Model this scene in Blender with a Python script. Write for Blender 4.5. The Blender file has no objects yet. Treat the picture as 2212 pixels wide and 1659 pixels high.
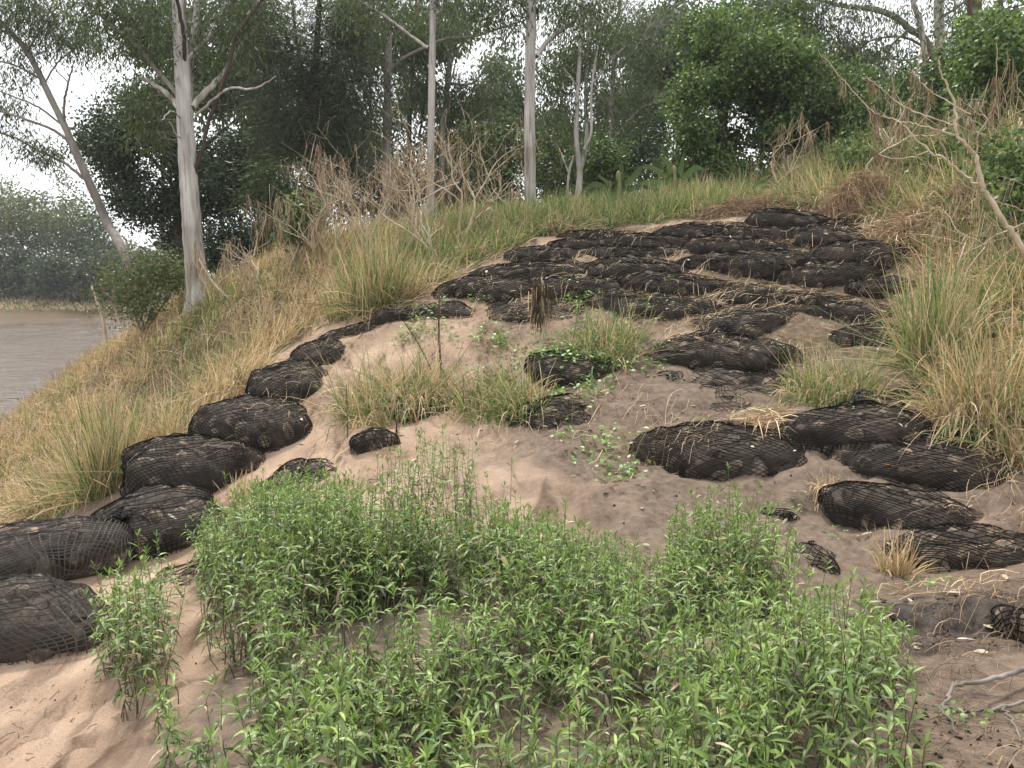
import bpy, math, random
import numpy as np
from mathutils import Vector, Matrix
from mathutils.bvhtree import BVHTree

SC = bpy.context.scene
COL = SC.collection
rng = np.random.default_rng(7)
random.seed(7)
R = math.radians

# ------------------------------------------------------------------ camera
EYE = 1.9
F, CX, CY = 1670.0, 1106.0, 829.5          # pixel units of a 2212 x 1659 frame
PITCH = math.atan((829.5 - 610.0) / F)
cam_d = bpy.data.cameras.new('camera')
cam = bpy.data.objects.new('camera', cam_d)
COL.objects.link(cam)
cam.location = (0, 0, EYE)
cam.rotation_euler = (math.pi / 2 - PITCH, 0, 0)
cam_d.sensor_width = 36.0
cam_d.lens = 36.0 * F / 2212.0
cam_d.clip_start = 0.05
cam_d.clip_end = 3000
SC.camera = cam

# ------------------------------------------------------------------ sky, sun, exposure
SUN_EL, SUN_AZ = 58.0, -20.0                # azimuth measured from +Y towards +X
w = bpy.data.worlds.new('World'); SC.world = w; w.use_nodes = True
nt = w.node_tree; nt.nodes.clear()
out = nt.nodes.new('ShaderNodeOutputWorld')
bg = nt.nodes.new('ShaderNodeBackground'); bg.inputs['Strength'].default_value = 0.076
sky = nt.nodes.new('ShaderNodeTexSky'); sky.sky_type = 'NISHITA'; sky.sun_disc = False
sky.sun_elevation = R(SUN_EL); sky.sun_rotation = R(SUN_AZ)
hs = nt.nodes.new('ShaderNodeHueSaturation'); hs.inputs['Saturation'].default_value = 0.45
mix = nt.nodes.new('ShaderNodeMix'); mix.data_type = 'RGBA'; mix.inputs[0].default_value = 0.88
tc = nt.nodes.new('ShaderNodeTexCoord')
mp = nt.nodes.new('ShaderNodeMapping'); mp.inputs['Scale'].default_value = (1, 1, 2.2)
nz = nt.nodes.new('ShaderNodeTexNoise'); nz.inputs['Scale'].default_value = 2.3; nz.inputs['Detail'].default_value = 5
cr = nt.nodes.new('ShaderNodeValToRGB')
cr.color_ramp.elements[0].position = 0.3; cr.color_ramp.elements[0].color = (6.7, 6.85, 7.1, 1)
cr.color_ramp.elements[1].position = 0.7; cr.color_ramp.elements[1].color = (8.8, 8.8, 8.8, 1)
nt.links.new(tc.outputs['Generated'], mp.inputs['Vector']); nt.links.new(mp.outputs[0], nz.inputs['Vector'])
nt.links.new(nz.outputs['Fac'], cr.inputs[0])
nt.links.new(sky.outputs[0], hs.inputs['Color']); nt.links.new(hs.outputs[0], mix.inputs[6])
nt.links.new(cr.outputs[0], mix.inputs[7]); nt.links.new(mix.outputs[2], bg.inputs[0]); nt.links.new(bg.outputs[0], out.inputs[0])

sd = bpy.data.lights.new('sun', 'SUN'); sd.energy = 1.5; sd.angle = R(10); sd.color = (1, 0.95, 0.88)
so = bpy.data.objects.new('sun', sd); COL.objects.link(so)
sdir = Vector((math.sin(R(SUN_AZ)) * math.cos(R(SUN_EL)), math.cos(R(SUN_AZ)) * math.cos(R(SUN_EL)), math.sin(R(SUN_EL))))
so.rotation_euler = sdir.to_track_quat('Z', 'Y').to_euler()
so.location = sdir * 60
SC.view_settings.view_transform = 'Standard'
SC.view_settings.look = 'None'
SC.view_settings.exposure = 1.5
SC.view_settings.gamma = 1.0
SC.cycles.max_bounces = 4; SC.cycles.transparent_max_bounces = 6
SC.cycles.diffuse_bounces = 2; SC.cycles.volume_bounces = 0
SC.cycles.use_adaptive_sampling = True
try:
    SC.cycles.use_denoising = True
except Exception:
    pass

# ------------------------------------------------------------------ helpers
sp, cp = math.sin(PITCH), math.cos(PITCH)
def ray(u, v):
    x = (u - CX) / F; y = -(v - CY) / F
    return np.array([x, cp + y * sp, -sp + y * cp])
def P(u, v, Y):
    d = ray(u, v)
    return np.array([0, 0, EYE]) + d * (Y / d[1])
def proj(p):
    p = np.asarray(p, float); x = p[..., 0]; y = p[..., 1]; z = p[..., 2] - EYE
    f = y * cp - z * sp; up = y * sp + z * cp
    f = np.where(f < 0.05, 0.05, f)
    return CX + F * x / f, CY - F * up / f
def inpoly(u, v, poly):
    u = np.asarray(u); v = np.asarray(v); c = np.zeros(u.shape, bool)
    n = len(poly); j = n - 1
    for i in range(n):
        xi, yi = poly[i]; xj, yj = poly[j]
        c ^= ((yi > v) != (yj > v)) & (u < (xj - xi) * (v - yi) / (yj - yi + 1e-9) + xi)
        j = i
    return c
def sstep(a, b, x):
    t = np.clip((x - a) / (b - a), 0, 1); return t * t * (3 - 2 * t)
def hash2(ix, iy, s):
    h = np.sin(ix * 127.1 + iy * 311.7 + s * 74.7) * 43758.5453
    return h - np.floor(h)
def vnoise(x, y, s=0.0):
    ix = np.floor(x); iy = np.floor(y); fx = x - ix; fy = y - iy
    fx = fx * fx * (3 - 2 * fx); fy = fy * fy * (3 - 2 * fy)
    a = hash2(ix, iy, s); b = hash2(ix + 1, iy, s); c = hash2(ix, iy + 1, s); d = hash2(ix + 1, iy + 1, s)
    return (a + (b - a) * fx) * (1 - fy) + (c + (d - c) * fx) * fy
def fbm(x, y, s=0.0, o=4):
    r = 0; a = 0.5
    for i in range(o):
        r = r + a * vnoise(x, y, s + i * 3.1); x = x * 2.03 + 1.7; y = y * 2.03 - 0.9; a *= 0.5
    return r

def nrm(a):
    return a / (np.linalg.norm(a, axis=-1, keepdims=True) + 1e-12)

def make_mesh(name, V, T, mat=None, parent=None, col=None, smooth=False, quads=False):
    V = np.ascontiguousarray(V, np.float32).reshape(-1, 3); T = np.ascontiguousarray(T, np.int32)
    k = T.shape[1]; n = T.shape[0]
    me = bpy.data.meshes.new(name)
    me.vertices.add(len(V)); me.vertices.foreach_set('co', V.ravel())
    me.loops.add(n * k); me.loops.foreach_set('vertex_index', T.ravel())
    me.polygons.add(n); me.polygons.foreach_set('loop_start', np.arange(0, n * k, k, dtype=np.int32))
    if smooth:
        me.polygons.foreach_set('use_smooth', np.ones(n, bool))
    me.update(calc_edges=True)
    if col is not None:
        at = me.color_attributes.new('Col', 'FLOAT_COLOR', 'POINT')
        c4 = np.ones((len(V), 4), np.float32); c4[:, :3] = np.asarray(col).reshape(-1, 3)
        at.data.foreach_set('color', c4.ravel())
    if mat is not None:
        me.materials.append(mat)
    ob = bpy.data.objects.new(name, me); COL.objects.link(ob)
    if parent is not None:
        ob.parent = parent
    return ob
def tag(o, label=None, cat=None, group=None, kind=None):
    if label: o['label'] = label
    if cat: o['category'] = cat
    if group: o['group'] = group
    if kind: o['kind'] = kind
    return o
def empty(name, loc=(0, 0, 0)):
    o = bpy.data.objects.new(name, None); COL.objects.link(o); o.location = Vector([float(c) for c in loc])
    o.empty_display_size = 0.1
    return o
class Bag:                                   # collects triangles of one mesh
    def __init__(s): s.V = []; s.T = []; s.C = []; s.n = 0
    def add(s, V, T, C=None):
        V = np.asarray(V, float).reshape(-1, 3); s.V.append(V); s.T.append(np.asarray(T) + s.n); s.n += len(V)
        if C is not None:
            C = np.asarray(C, float)
            if C.ndim == 1: C = np.tile(C, (len(V), 1))
            s.C.append(C)
    def build(s, name, mat, parent=None, smooth=False, loc=None):
        if not s.V: return None
        V = np.concatenate(s.V)
        if loc is not None: V = V - np.asarray(loc)
        return make_mesh(name, V, np.concatenate(s.T), mat, parent, np.concatenate(s.C) if s.C else None, smooth)

def perp(d):
    a = np.where(np.abs(d[:, 2:3]) < 0.9, np.array([[0, 0, 1.0]]), np.array([[1.0, 0, 0]]))
    s1 = nrm(np.cross(d, a)); s2 = np.cross(d, s1)
    return s1, s2
def blades(base, d, L, W, bend, segs=3, prof=None, ang=None, fold=None, c0=None, c1=None):
    """ribbons / leaves: N blades, returns V, T, C"""
    N = len(base); d = nrm(d); s1, s2 = perp(d)
    if ang is None: ang = rng.uniform(0, 2 * np.pi, N)
    side = s1 * np.cos(ang)[:, None] + s2 * np.sin(ang)[:, None]
    if prof is None: prof = [1.0 - 0.6 * (k / segs) ** 2 for k in range(segs)]
    L = np.broadcast_to(L, (N,)); W = np.broadcast_to(W, (N,)); bend = np.broadcast_to(bend, (N,))
    rows = []; ts = []
    nv = np.cross(d, side)
    for k in range(segs + 1):
        t = k / segs
        c = base + d * (L * t * (1 - 0.25 * np.abs(bend) * t))[:, None] + np.array([0, 0, -1.0]) * (bend * L * t * t)[:, None]
        if k == segs:
            rows.append(c); ts.append(t)
        else:
            o = side * (W * 0.5 * prof[k])[:, None]
            if fold is None:
                rows += [c - o, c + o]; ts += [t, t]
            else:
                up = nv * (W * 0.5 * prof[k] * fold)[:, None]
                rows += [c - o + up, c, c + o + up]; ts += [t, t, t]
    V = np.stack(rows, 1); m = V.shape[1]
    T = []
    q = 2 if fold is None else 3
    for k in range(segs - 1):
        a = k * q; b = a + q
        for j in range(q - 1):
            T += [[a + j, a + j + 1, b + j + 1], [a + j, b + j + 1, b + j]]
    a = (segs - 1) * q
    for j in range(q - 1):
        T += [[a + j, a + j + 1, m - 1]]
    T = (np.array(T)[None] + (np.arange(N) * m)[:, None, None]).reshape(-1, 3)
    C = None
    if c0 is not None:
        if c1 is None: c1 = c0
        tt = np.array(ts)[None, :, None]
        C = (np.asarray(c0)[:, None, :] * (1 - tt) + np.asarray(c1)[:, None, :] * tt).reshape(-1, 3)
    return V.reshape(-1, 3), T, C

def rhomb(base, d, L, W, c0):
    N = len(base); d = nrm(d); s1, s2 = perp(d); a = rng.uniform(0, 6.28, N); side = s1 * np.cos(a)[:, None] + s2 * np.sin(a)[:, None]
    L = np.broadcast_to(L, (N,)); W = np.broadcast_to(W, (N,)); m = base + d * (L * .42)[:, None] + nrm(np.cross(d, side)) * (L * .06)[:, None]
    V = np.stack([base, m - side * (W * .5)[:, None], base + d * L[:, None], m + side * (W * .5)[:, None]], 1).reshape(-1, 3)
    T = (np.array([[0, 1, 2], [0, 2, 3]])[None] + (np.arange(N) * 4)[:, None, None]).reshape(-1, 3)
    return V, T, np.repeat(c0, 4, 0)

def catmull(pts, n=6):
    p = np.asarray(pts, float)
    if len(p) < 3:
        t = np.linspace(0, 1, n + 1)[:, None]; return p[0] * (1 - t) + p[-1] * t
    q = np.vstack([2 * p[0] - p[1], p, 2 * p[-1] - p[-2]]); o = []
    for i in range(1, len(q) - 2):
        for k in range(n):
            t = k / n
            o.append(0.5 * ((2 * q[i]) + (q[i + 1] - q[i - 1]) * t + (2 * q[i - 1] - 5 * q[i] + 4 * q[i + 1] - q[i + 2]) * t * t + (3 * q[i] - q[i - 1] - 3 * q[i + 1] + q[i + 2]) * t ** 3))
    o.append(q[-2]); return np.array(o)
def tube(pts, rad, sides=6, rough=0.0):
    p = np.asarray(pts, float); n = len(p); rad = np.broadcast_to(rad, (n,))
    t = nrm(np.gradient(p, axis=0))
    ref = np.array([0.31, 0.95, 0.1]) if abs(t[0][2]) > 0.7 else np.array([0, 0, 1.0])
    s1 = nrm(np.cross(t, ref)); s2 = np.cross(t, s1)
    a = np.arange(sides) * 2 * np.pi / sides
    rr = rad[:, None] * (1 + rough * rng.normal(size=(n, sides)))
    V = p[:, None, :] + rr[..., None] * (s1[:, None, :] * np.cos(a)[None, :, None] + s2[:, None, :] * np.sin(a)[None, :, None])
    V = V.reshape(-1, 3); T = []
    i = np.arange(n - 1)[:, None] * sides; j = np.arange(sides)[None]; j2 = (j + 1) % sides
    A = (i + j).ravel(); B = (i + j2).ravel(); Cc = (i + sides + j2).ravel(); D = (i + sides + j).ravel()
    T = np.concatenate([np.stack([A, B, Cc], 1), np.stack([A, Cc, D], 1)])
    tip = len(V); V = np.vstack([V, p[-1:] + t[-1:] * rad[-1]])
    e = (n - 1) * sides
    T = np.vstack([T, np.stack([e + np.arange(sides), e + (np.arange(sides) + 1) % sides, np.full(sides, tip)], 1)])
    return V, T

# ------------------------------------------------------------------ materials
def new_mat(name):
    m = bpy.data.materials.new(name); m.use_nodes = True
    n = m.node_tree.nodes; l = m.node_tree.links
    b = n['Principled BSDF']; return m, n, l, b
def leaf_mat(name, trans=0.3, rough=0.5, spec=0.3, tint=(1.1, 1.15, 0.7)):
    m, n, l, b = new_mat(name)
    a = n.new('ShaderNodeAttribute'); a.attribute_name = 'Col'
    tcn = n.new('ShaderNodeTexCoord')
    z = n.new('ShaderNodeTexNoise'); z.inputs['Scale'].default_value = 35; z.inputs['Detail'].default_value = 2
    l.new(tcn.outputs['Object'], z.inputs['Vector'])
    mr = n.new('ShaderNodeMapRange'); mr.inputs['To Min'].default_value = 0.75; mr.inputs['To Max'].default_value = 1.25
    l.new(z.outputs['Fac'], mr.inputs['Value'])
    mx = n.new('ShaderNodeVectorMath'); mx.operation = 'SCALE'
    l.new(a.outputs['Color'], mx.inputs[0]); l.new(mr.outputs[0], mx.inputs['Scale'])
    l.new(mx.outputs[0], b.inputs['Base Color'])
    b.inputs['Roughness'].default_value = rough; b.inputs['Specular IOR Level'].default_value = spec
    if trans > 0:
        tr = n.new('ShaderNodeBsdfTranslucent'); v = n.new('ShaderNodeVectorMath'); v.operation = 'MULTIPLY'
        v.inputs[1].default_value = tint; l.new(mx.outputs[0], v.inputs[0]); l.new(v.outputs[0], tr.inputs[0])
        ms = n.new('ShaderNodeMixShader'); ms.inputs[0].default_value = trans
        l.new(b.outputs[0], ms.inputs[1]); l.new(tr.outputs[0], ms.inputs[2])
        l.new(ms.outputs[0], n['Material Output'].inputs[0])
    return m
def ramp_mat(name, stops, scale=4, detail=5, rough=0.8, bump=0.0, bscale=None, stretch=(1, 1, 1), spec=0.3, distort=0.0):
    m, n, l, b = new_mat(name)
    tcn = n.new('ShaderNodeTexCoord'); mpn = n.new('ShaderNodeMapping'); mpn.inputs['Scale'].default_value = stretch
    z = n.new('ShaderNodeTexNoise'); z.inputs['Scale'].default_value = scale; z.inputs['Detail'].default_value = detail
    z.inputs['Distortion'].default_value = distort
    l.new(tcn.outputs['Object'], mpn.inputs[0]); l.new(mpn.outputs[0], z.inputs['Vector'])
    c = n.new('ShaderNodeValToRGB'); e = c.color_ramp.elements
    e[0].position, e[0].color = stops[0][0], (*stops[0][1], 1)
    e[1].position, e[1].color = stops[-1][0], (*stops[-1][1], 1)
    for p_, q in stops[1:-1]:
        x = e.new(p_); x.color = (*q, 1)
    l.new(z.outputs['Fac'], c.inputs[0]); l.new(c.outputs[0], b.inputs['Base Color'])
    b.inputs['Roughness'].default_value = rough; b.inputs['Specular IOR Level'].default_value = spec
    if bump > 0:
        z2 = n.new('ShaderNodeTexNoise'); z2.inputs['Scale'].default_value = bscale or scale * 4; z2.inputs['Detail'].default_value = 6
        l.new(mpn.outputs[0], z2.inputs['Vector'])
        bp = n.new('ShaderNodeBump'); bp.inputs['Strength'].default_value = bump; bp.inputs['Distance'].default_value = 0.02
        l.new(z2.outputs['Fac'], bp.inputs['Height']); l.new(bp.outputs[0], b.inputs['Normal'])
    return m

M_gum = ramp_mat('pale gum bark', [(0.32, (0.20, 0.175, 0.15)), (0.42, (0.38, 0.35, 0.32)), (0.54, (0.50, 0.475, 0.44)), (0.70, (0.60, 0.575, 0.54))], 8, 6, 0.8, 0.7, 30, (1, 1, 0.10), distort=0.5)
def patch(mt, sc, stretch, lo, hi, dark):
    n = mt.node_tree.nodes; l = mt.node_tree.links; b = n['Principled BSDF']; src = b.inputs['Base Color'].links[0].from_socket
    t = n.new('ShaderNodeTexCoord'); q = n.new('ShaderNodeMapping'); q.inputs['Scale'].default_value = stretch; z = n.new('ShaderNodeTexNoise'); z.inputs['Scale'].default_value = sc; z.inputs['Detail'].default_value = 5
    l.new(t.outputs['Object'], q.inputs[0]); l.new(q.outputs[0], z.inputs['Vector']); c = n.new('ShaderNodeValToRGB'); c.color_ramp.elements[0].position = lo; c.color_ramp.elements[1].position = hi; c.color_ramp.elements[0].color = (*dark, 1); c.color_ramp.elements[1].color = (1, 1, 1, 1)
    l.new(z.outputs['Fac'], c.inputs[0]); mx = n.new('ShaderNodeMix'); mx.data_type = 'RGBA'; mx.blend_type = 'MULTIPLY'; mx.inputs[0].default_value = 1
    l.new(src, mx.inputs[6]); l.new(c.outputs[0], mx.inputs[7]); l.new(mx.outputs[2], b.inputs['Base Color'])
patch(M_gum, 2.2, (1, 1, .45), .42, .52, (.74, .72, .68)); patch(M_gum, 18, (1, 1, .06), .34, .43, (.60, .56, .52))
M_greybark = ramp_mat('grey bark', [(0.3, (0.12, 0.10, 0.085)), (0.7, (0.30, 0.27, 0.24))], 5, 6, 0.85, 0.6, 25, (1, 1, 0.2))
M_darkbark = ramp_mat('dark bark', [(0.3, (0.035, 0.028, 0.022)), (0.7, (0.10, 0.075, 0.06))], 6, 6, 0.9, 0.6, 30, (1, 1, 0.2))
M_deadwood = ramp_mat('bleached dead wood', [(0.3, (0.38, 0.30, 0.205)), (0.7, (0.66, 0.55, 0.40))], 8, 5, 0.8, 0.3, 40, (1, 1, 0.4))
M_leaf = leaf_mat('gum leaves', 0.35, 0.45, 0.4)
M_grass = leaf_mat('grass blades', 0.3, 0.55, 0.25, (1.05, 1.05, 0.8))
M_weed = leaf_mat('weed leaves', 0.25, 0.42, 0.45)
M_debris = leaf_mat('draped dry debris', 0.1, 0.85, 0.1, (1, 1, 1))
M_stone = ramp_mat('muddy stone', [(0.3, (0.04, 0.032, 0.026)), (0.5, (0.10, 0.077, 0.058)), (0.72, (0.26, 0.20, 0.145))], 1.6, 5, 0.75, 0.5, 30)
_n = M_stone.node_tree.nodes; _l = M_stone.node_tree.links; _b = _n['Principled BSDF']; _src = _b.inputs['Base Color'].links[0].from_socket
_oi = _n.new('ShaderNodeObjectInfo'); _mr = _n.new('ShaderNodeMapRange'); _mr.inputs['To Min'].default_value = 0.45; _mr.inputs['To Max'].default_value = 2.1
_vm = _n.new('ShaderNodeVectorMath'); _vm.operation = 'SCALE'; _l.new(_oi.outputs['Random'], _mr.inputs['Value']); _l.new(_src, _vm.inputs[0]); _l.new(_mr.outputs[0], _vm.inputs['Scale']); _l.new(_vm.outputs[0], _b.inputs['Base Color'])
M_fill = ramp_mat('dark rock fill', [(0.3, (0.022, 0.018, 0.015)), (0.7, (0.09, 0.07, 0.054))], 8, 5, 0.9, 0.6, 40)
M_net = ramp_mat('black cord net', [(0.3, (0.010, 0.009, 0.0085)), (0.52, (0.020, 0.018, 0.016)), (0.62, (0.045, 0.037, 0.031)), (0.74, (0.15, 0.115, 0.09))], 3.2, 6, 0.65, 0, spec=0.15)
M_netdust = ramp_mat('muddy cord net', [(0.3, (0.045, 0.040, 0.037)), (0.7, (0.13, 0.115, 0.105))], 2.5, 5, 0.8, 0, spec=0.25)
M_rope = ramp_mat('black rope', [(0.3, (0.012, 0.011, 0.010)), (0.7, (0.04, 0.036, 0.033))], 30, 3, 0.8, 0.3, 90)

# ------------------------------------------------------------------ terrain height
CTRL = [(-300,1700,3.4),(0,1659,3.1),(150,1450,4.0),(-100,1450,4.1),(0,1290,5.0),(350,1215,5.7),(420,1080,6.8),(560,990,7.6),(700,885,8.4),(760,800,9.1),(860,700,10.0),(1000,655,10.3),
 (400,1659,2.8),(800,1659,2.65),(1106,1659,2.6),(1500,1659,2.5),(1900,1659,2.45),(2212,1659,2.35),(1106,1300,4.6),(700,1300,4.7),(1500,1300,4.6),(1106,1100,6.0),(800,1100,6.1),(1400,1100,5.9),
 (1106,1000,6.9),(700,1000,7.1),(1500,1000,6.75),(1106,900,7.7),(1500,900,7.5),(900,900,8.0),(1106,800,8.6),(1500,800,8.4),(1106,700,9.6),(1500,700,9.35),(1300,640,10.3),(1700,640,10.0),
 (1400,580,11.2),(1800,580,10.8),(1500,520,12.2),(1850,520,11.7),(1700,462,13.2),
 (1950,1400,3.8),(2212,1400,3.7),(1950,1250,4.9),(2212,1240,4.85),(1800,1180,5.4),(1950,1080,5.9),(2212,1050,6.0),(1950,960,6.7),(2200,900,6.8),(1950,870,7.5),(1950,750,8.6),(1960,650,9.6),(2100,800,7.6),(2212,700,8.0),(2400,600,8.0),(2100,600,9.8),
 (1147,478,17),(1250,470,18),(1000,505,15),(1450,450,16),(1800,390,16),(2000,410,13),(2212,400,11),(2212,310,14),(900,525,14.5),(700,565,14),(560,605,14.5),(440,632,16)]
WPTS = [(-4.6,9,-.3),(-4.4,12.5,1.0),(-3.0,10.5,1.0),(-7.3,14,.2),(-4.2,7,-.5),(-5.2,5.5,-.95),(-6.3,7,-1.7),(-8,10,-1.7),(-11,14,-1.8),(-9,17,.4),(-12,18,-1.6),(-5,4,-.8),(-6.3,3,-1.7),(-4,2,-.6),(-3,0,-.3),(0,0,.2),(3,0,.5),
 (5,2,.9),(6,5,1.5),(8,8,2.9),(9,11,4.2),(10,16,5.3),(5,22,4.2),(0,22,3.2),(-6,22,2.4),(-9,22,1.5),(12,22,5.6),(-14.5,22,-1.7),(0,-3,.3),(-6,-3,-1.6),(6,-3,.8)]
cpts = np.array([P(u, v, Y) for u, v, Y in CTRL] + [np.array(q, float) for q in WPTS])
def tps_fit(p, z, lam=0.02):
    n = len(p); d = np.linalg.norm(p[:, None] - p[None], axis=2)
    K = np.where(d > 0, d * d * np.log(d + 1e-12), 0) + lam * np.eye(n)
    Pm = np.hstack([np.ones((n, 1)), p]); A = np.zeros((n + 3, n + 3)); A[:n, :n] = K; A[:n, n:] = Pm; A[n:, :n] = Pm.T
    return np.linalg.solve(A, np.concatenate([z, np.zeros(3)]))
TW = tps_fit(cpts[:, :2], cpts[:, 2])
def tps(x, y):
    x = np.asarray(x, float); y = np.asarray(y, float); sh = x.shape; x = x.ravel(); y = y.ravel(); o = np.empty(len(x))
    for s in range(0, len(x), 40000):
        a = x[s:s + 40000, None] - cpts[None, :, 0]; b = y[s:s + 40000, None] - cpts[None, :, 1]
        d2 = a * a + b * b
        o[s:s + 40000] = (0.5 * d2 * np.log(d2 + 1e-12)) @ TW[:-3] + TW[-3] + TW[-2] * x[s:s + 40000] + TW[-1] * y[s:s + 40000]
    return o.reshape(sh)
def far_h(x, y):
    xs = np.interp(y, [-400, 0, 5, 10, 18, 30, 45, 70, 100, 160, 400], [-6, -6, -6.3, -8, -11.7, -15, -17.5, -20, -12, 60, 700])
    near = -1.75 + 5.2 * sstep(0, 7, x - xs) + 0.5 * fbm(x * 0.08, y * 0.08, 5) - 0.3
    near = np.maximum(near, -3.2)
    near = near + np.clip((x - 3) * .24, 0, 3.2) * sstep(-2, 6, y)
    yf = 74 + 0.06 * (x + 40) + 1.5 * np.sin(x * 0.13)
    fb = np.clip(-1.8 + (y - yf) * 0.9, -3, -0.75) + np.clip((y - yf - 1.6) * 0.11, 0, 3.0)
    lf = np.clip(-1.8 + (-x - 75) * 0.4, -3, 2.0)
    return np.maximum(np.maximum(near, fb), lf)
def H(x, y, detail=True):
    x = np.asarray(x, float); y = np.asarray(y, float)
    wy = sstep(25, 19, y) * sstep(-7, -2.5, y); wx = sstep(-14.5, -11.5, x) * sstep(13, 9.5, x)
    wn = wy * wx
    n = np.where(wn > 0, tps(np.clip(x, -15, 13), np.clip(y, -4, 25)), 0)
    h = n * wn + far_h(x, y) * (1 - wn)
    if detail:
        sl = np.clip((y - 2) / 3, 0, 1)
        h = h + (fbm(x * 1.1, y * 1.1, 1, 3) - 0.45) * 0.12 + (fbm(x * 4.5, y * 4.5, 2, 4) - 0.45) * 0.055
        # erosion rills that run down the sand towards the river
        q = x * 0.55 - y * 0.83 + 0.35 * fbm(x * 1.5, y * 1.5, 9, 3)
        h = h + (vnoise(q * 6.5, (x * 0.83 + y * 0.55) * 0.7, 4) - 0.5) * 0.022 * sstep(0.3, 0.6, fbm(x * 0.6, y * 0.6, 3))
        tm = sstep(-1.8, -0.6, x) * sstep(2.8, 3.4, y) * sstep(8.6, 7.6, y)
        h = h + tm * (0.05 * sstep(.455, .475, fbm(x * .9 + 3, y * 1.5, 88, 4)) + 0.03 * sstep(.50, .52, fbm(x * 1.3 - 5, y * 2.2, 89, 4)))
        # small cut bank in the sand at the right
        cut = (y - (4.15 + 0.25 * np.sin(x * 2.2) + 0.3 * (fbm(x * 1.6, y * 0.4, 8) - 0.5)))
        h = h + 0.10 * sstep(-0.05, 0.05, cut) * sstep(1.0, 0.1, cut) * sstep(1.6, 2.4, x) * sstep(4.2, 3.2, x)
    return h
def hit(u, v, y0=1.2, y1=40):
    d = ray(u, v); ys = np.linspace(y0, y1, 1600); t = ys / d[1]
    x = d[0] * t; z = EYE + d[2] * t; k = np.nonzero(z < H(x, ys))[0]
    i = k[0] if len(k) else len(ys) - 1
    return np.array([x[i], ys[i], float(H(x[i], ys[i]))])
WATER = -1.6
# ------------------------------------------------------------------ ground sheet
def axis(fine0, fine1, step, lo, hi, grow):
    a = list(np.arange(fine0, fine1, step)); s = step
    while a[-1] < hi: s *= grow; a.append(a[-1] + s)
    s = step; b = [a[0]]
    while b[-1] > lo: s *= grow; b.append(b[-1] - s)
    return np.array(b[:0:-1] + a)
gx = axis(-5.5, 6.5, 0.06, -700, 700, 1.13); gy = axis(1.4, 13.5, 0.06, -400, 900, 1.13)
XX, YY = np.meshgrid(gx, gy, indexing='ij'); ZZ = H(XX, YY)
nx, ny = XX.shape
idx = np.arange(nx * ny).reshape(nx, ny)
quad = np.stack([idx[:-1, :-1], idx[1:, :-1], idx[1:, 1:], idx[:-1, 1:]], -1).reshape(-1, 4)
GV = np.stack([XX, YY, ZZ], -1).reshape(-1, 3)
# colour zones of the soil itself: R damp brown silt, G dark silt, B thatch / forest litter
pu, pv = proj(GV)
fx, fy = GV[:, 0], GV[:, 1]
GRASS_POLY = [(-900,1250),(-40,1165),(90,1105),(230,1085),(285,1000),(310,955),(430,880),(520,820),(560,770),(640,735),(720,690),(870,665),(950,610),(1040,570),(1120,525),(1230,498),(1430,478),(1600,455),(1790,448),(1880,470),(1985,500),(2000,600),(1965,680),(1985,820),(2050,930),(2130,985),(2260,1040),(2700,1200),(3300,1000),(3300,-800),(-900,-800)]
jn = 60 * (fbm(fx * 2.5, fy * 2.5, 61, 3) - 0.45); jm = 60 * (fbm(fx * 2.5, fy * 2.5, 67, 3) - 0.45)
litter = (inpoly(pu + jn, pv + jm, GRASS_POLY) & (fy > 3)).astype(float)
litter = np.maximum(litter, sstep(13.3, 14.2, fy))
upb = inpoly(pu + jn, pv + jm, [(1100,560),(1300,500),(1800,440),(2010,470),(2000,800),(1650,760),(1350,700),(1150,640)]).astype(float)
litter = np.maximum(litter, upb * (.45 + .5 * sstep(.35, .6, fbm(fx * 3, fy * 3, 77, 3))))
nzz = fbm(fx * 0.9, fy * 0.9, 21, 4)
damp = sstep(-0.6, 1.4, fx - 0.0 * fy) * sstep(12, 9, fy) * sstep(0.25, 0.55, nzz + 0.12)
damp = np.maximum(damp, sstep(-1.0, 0.5, fx) * sstep(0.42, 0.6, fbm(fx * 1.7, fy * 1.7, 31, 4)))
damp = np.maximum(damp, 0.9 * sstep(-3.2, -4.0, fx))
dark = sstep(0.36, 0.52, fbm(fx * 0.8 + 4, fy * 3.2, 41, 4)) * sstep(1.6, 2.1, fx) * sstep(4.6, 4.1, fy) * sstep(2.6, 3.1, fy)
dark = np.maximum(dark, 0.8 * sstep(0.56, 0.66, fbm(fx * 1.2 - fy * 1.6, fx * .5 + fy * .4, 47, 4)) * sstep(3.6, 3.0, fy) * sstep(0.2, -0.4, fx))
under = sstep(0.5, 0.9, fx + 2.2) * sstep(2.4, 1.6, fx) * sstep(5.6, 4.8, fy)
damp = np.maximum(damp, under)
ground = make_mesh('ground', GV, quad, None, None, np.stack([damp, dark, litter], -1), smooth=True)
m, n, l, b = new_mat('river sand and silt')
at = n.new('ShaderNodeAttribute'); at.attribute_name = 'Col'
sx = n.new('ShaderNodeSeparateColor'); l.new(at.outputs['Color'], sx.inputs[0])
tcn = n.new('ShaderNodeTexCoord')
def noise(sc, det=5, stretch=None, rot=0, dist=0):
    z = n.new('ShaderNodeTexNoise'); z.inputs['Scale'].default_value = sc; z.inputs['Detail'].default_value = det; z.inputs['Distortion'].default_value = dist
    if stretch:
        q = n.new('ShaderNodeMapping'); q.inputs['Scale'].default_value = stretch; q.inputs['Rotation'].default_value = (0, 0, rot)
        l.new(tcn.outputs['Object'], q.inputs[0]); l.new(q.outputs[0], z.inputs['Vector'])
    else:
        l.new(tcn.outputs['Object'], z.inputs['Vector'])
    return z
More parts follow.
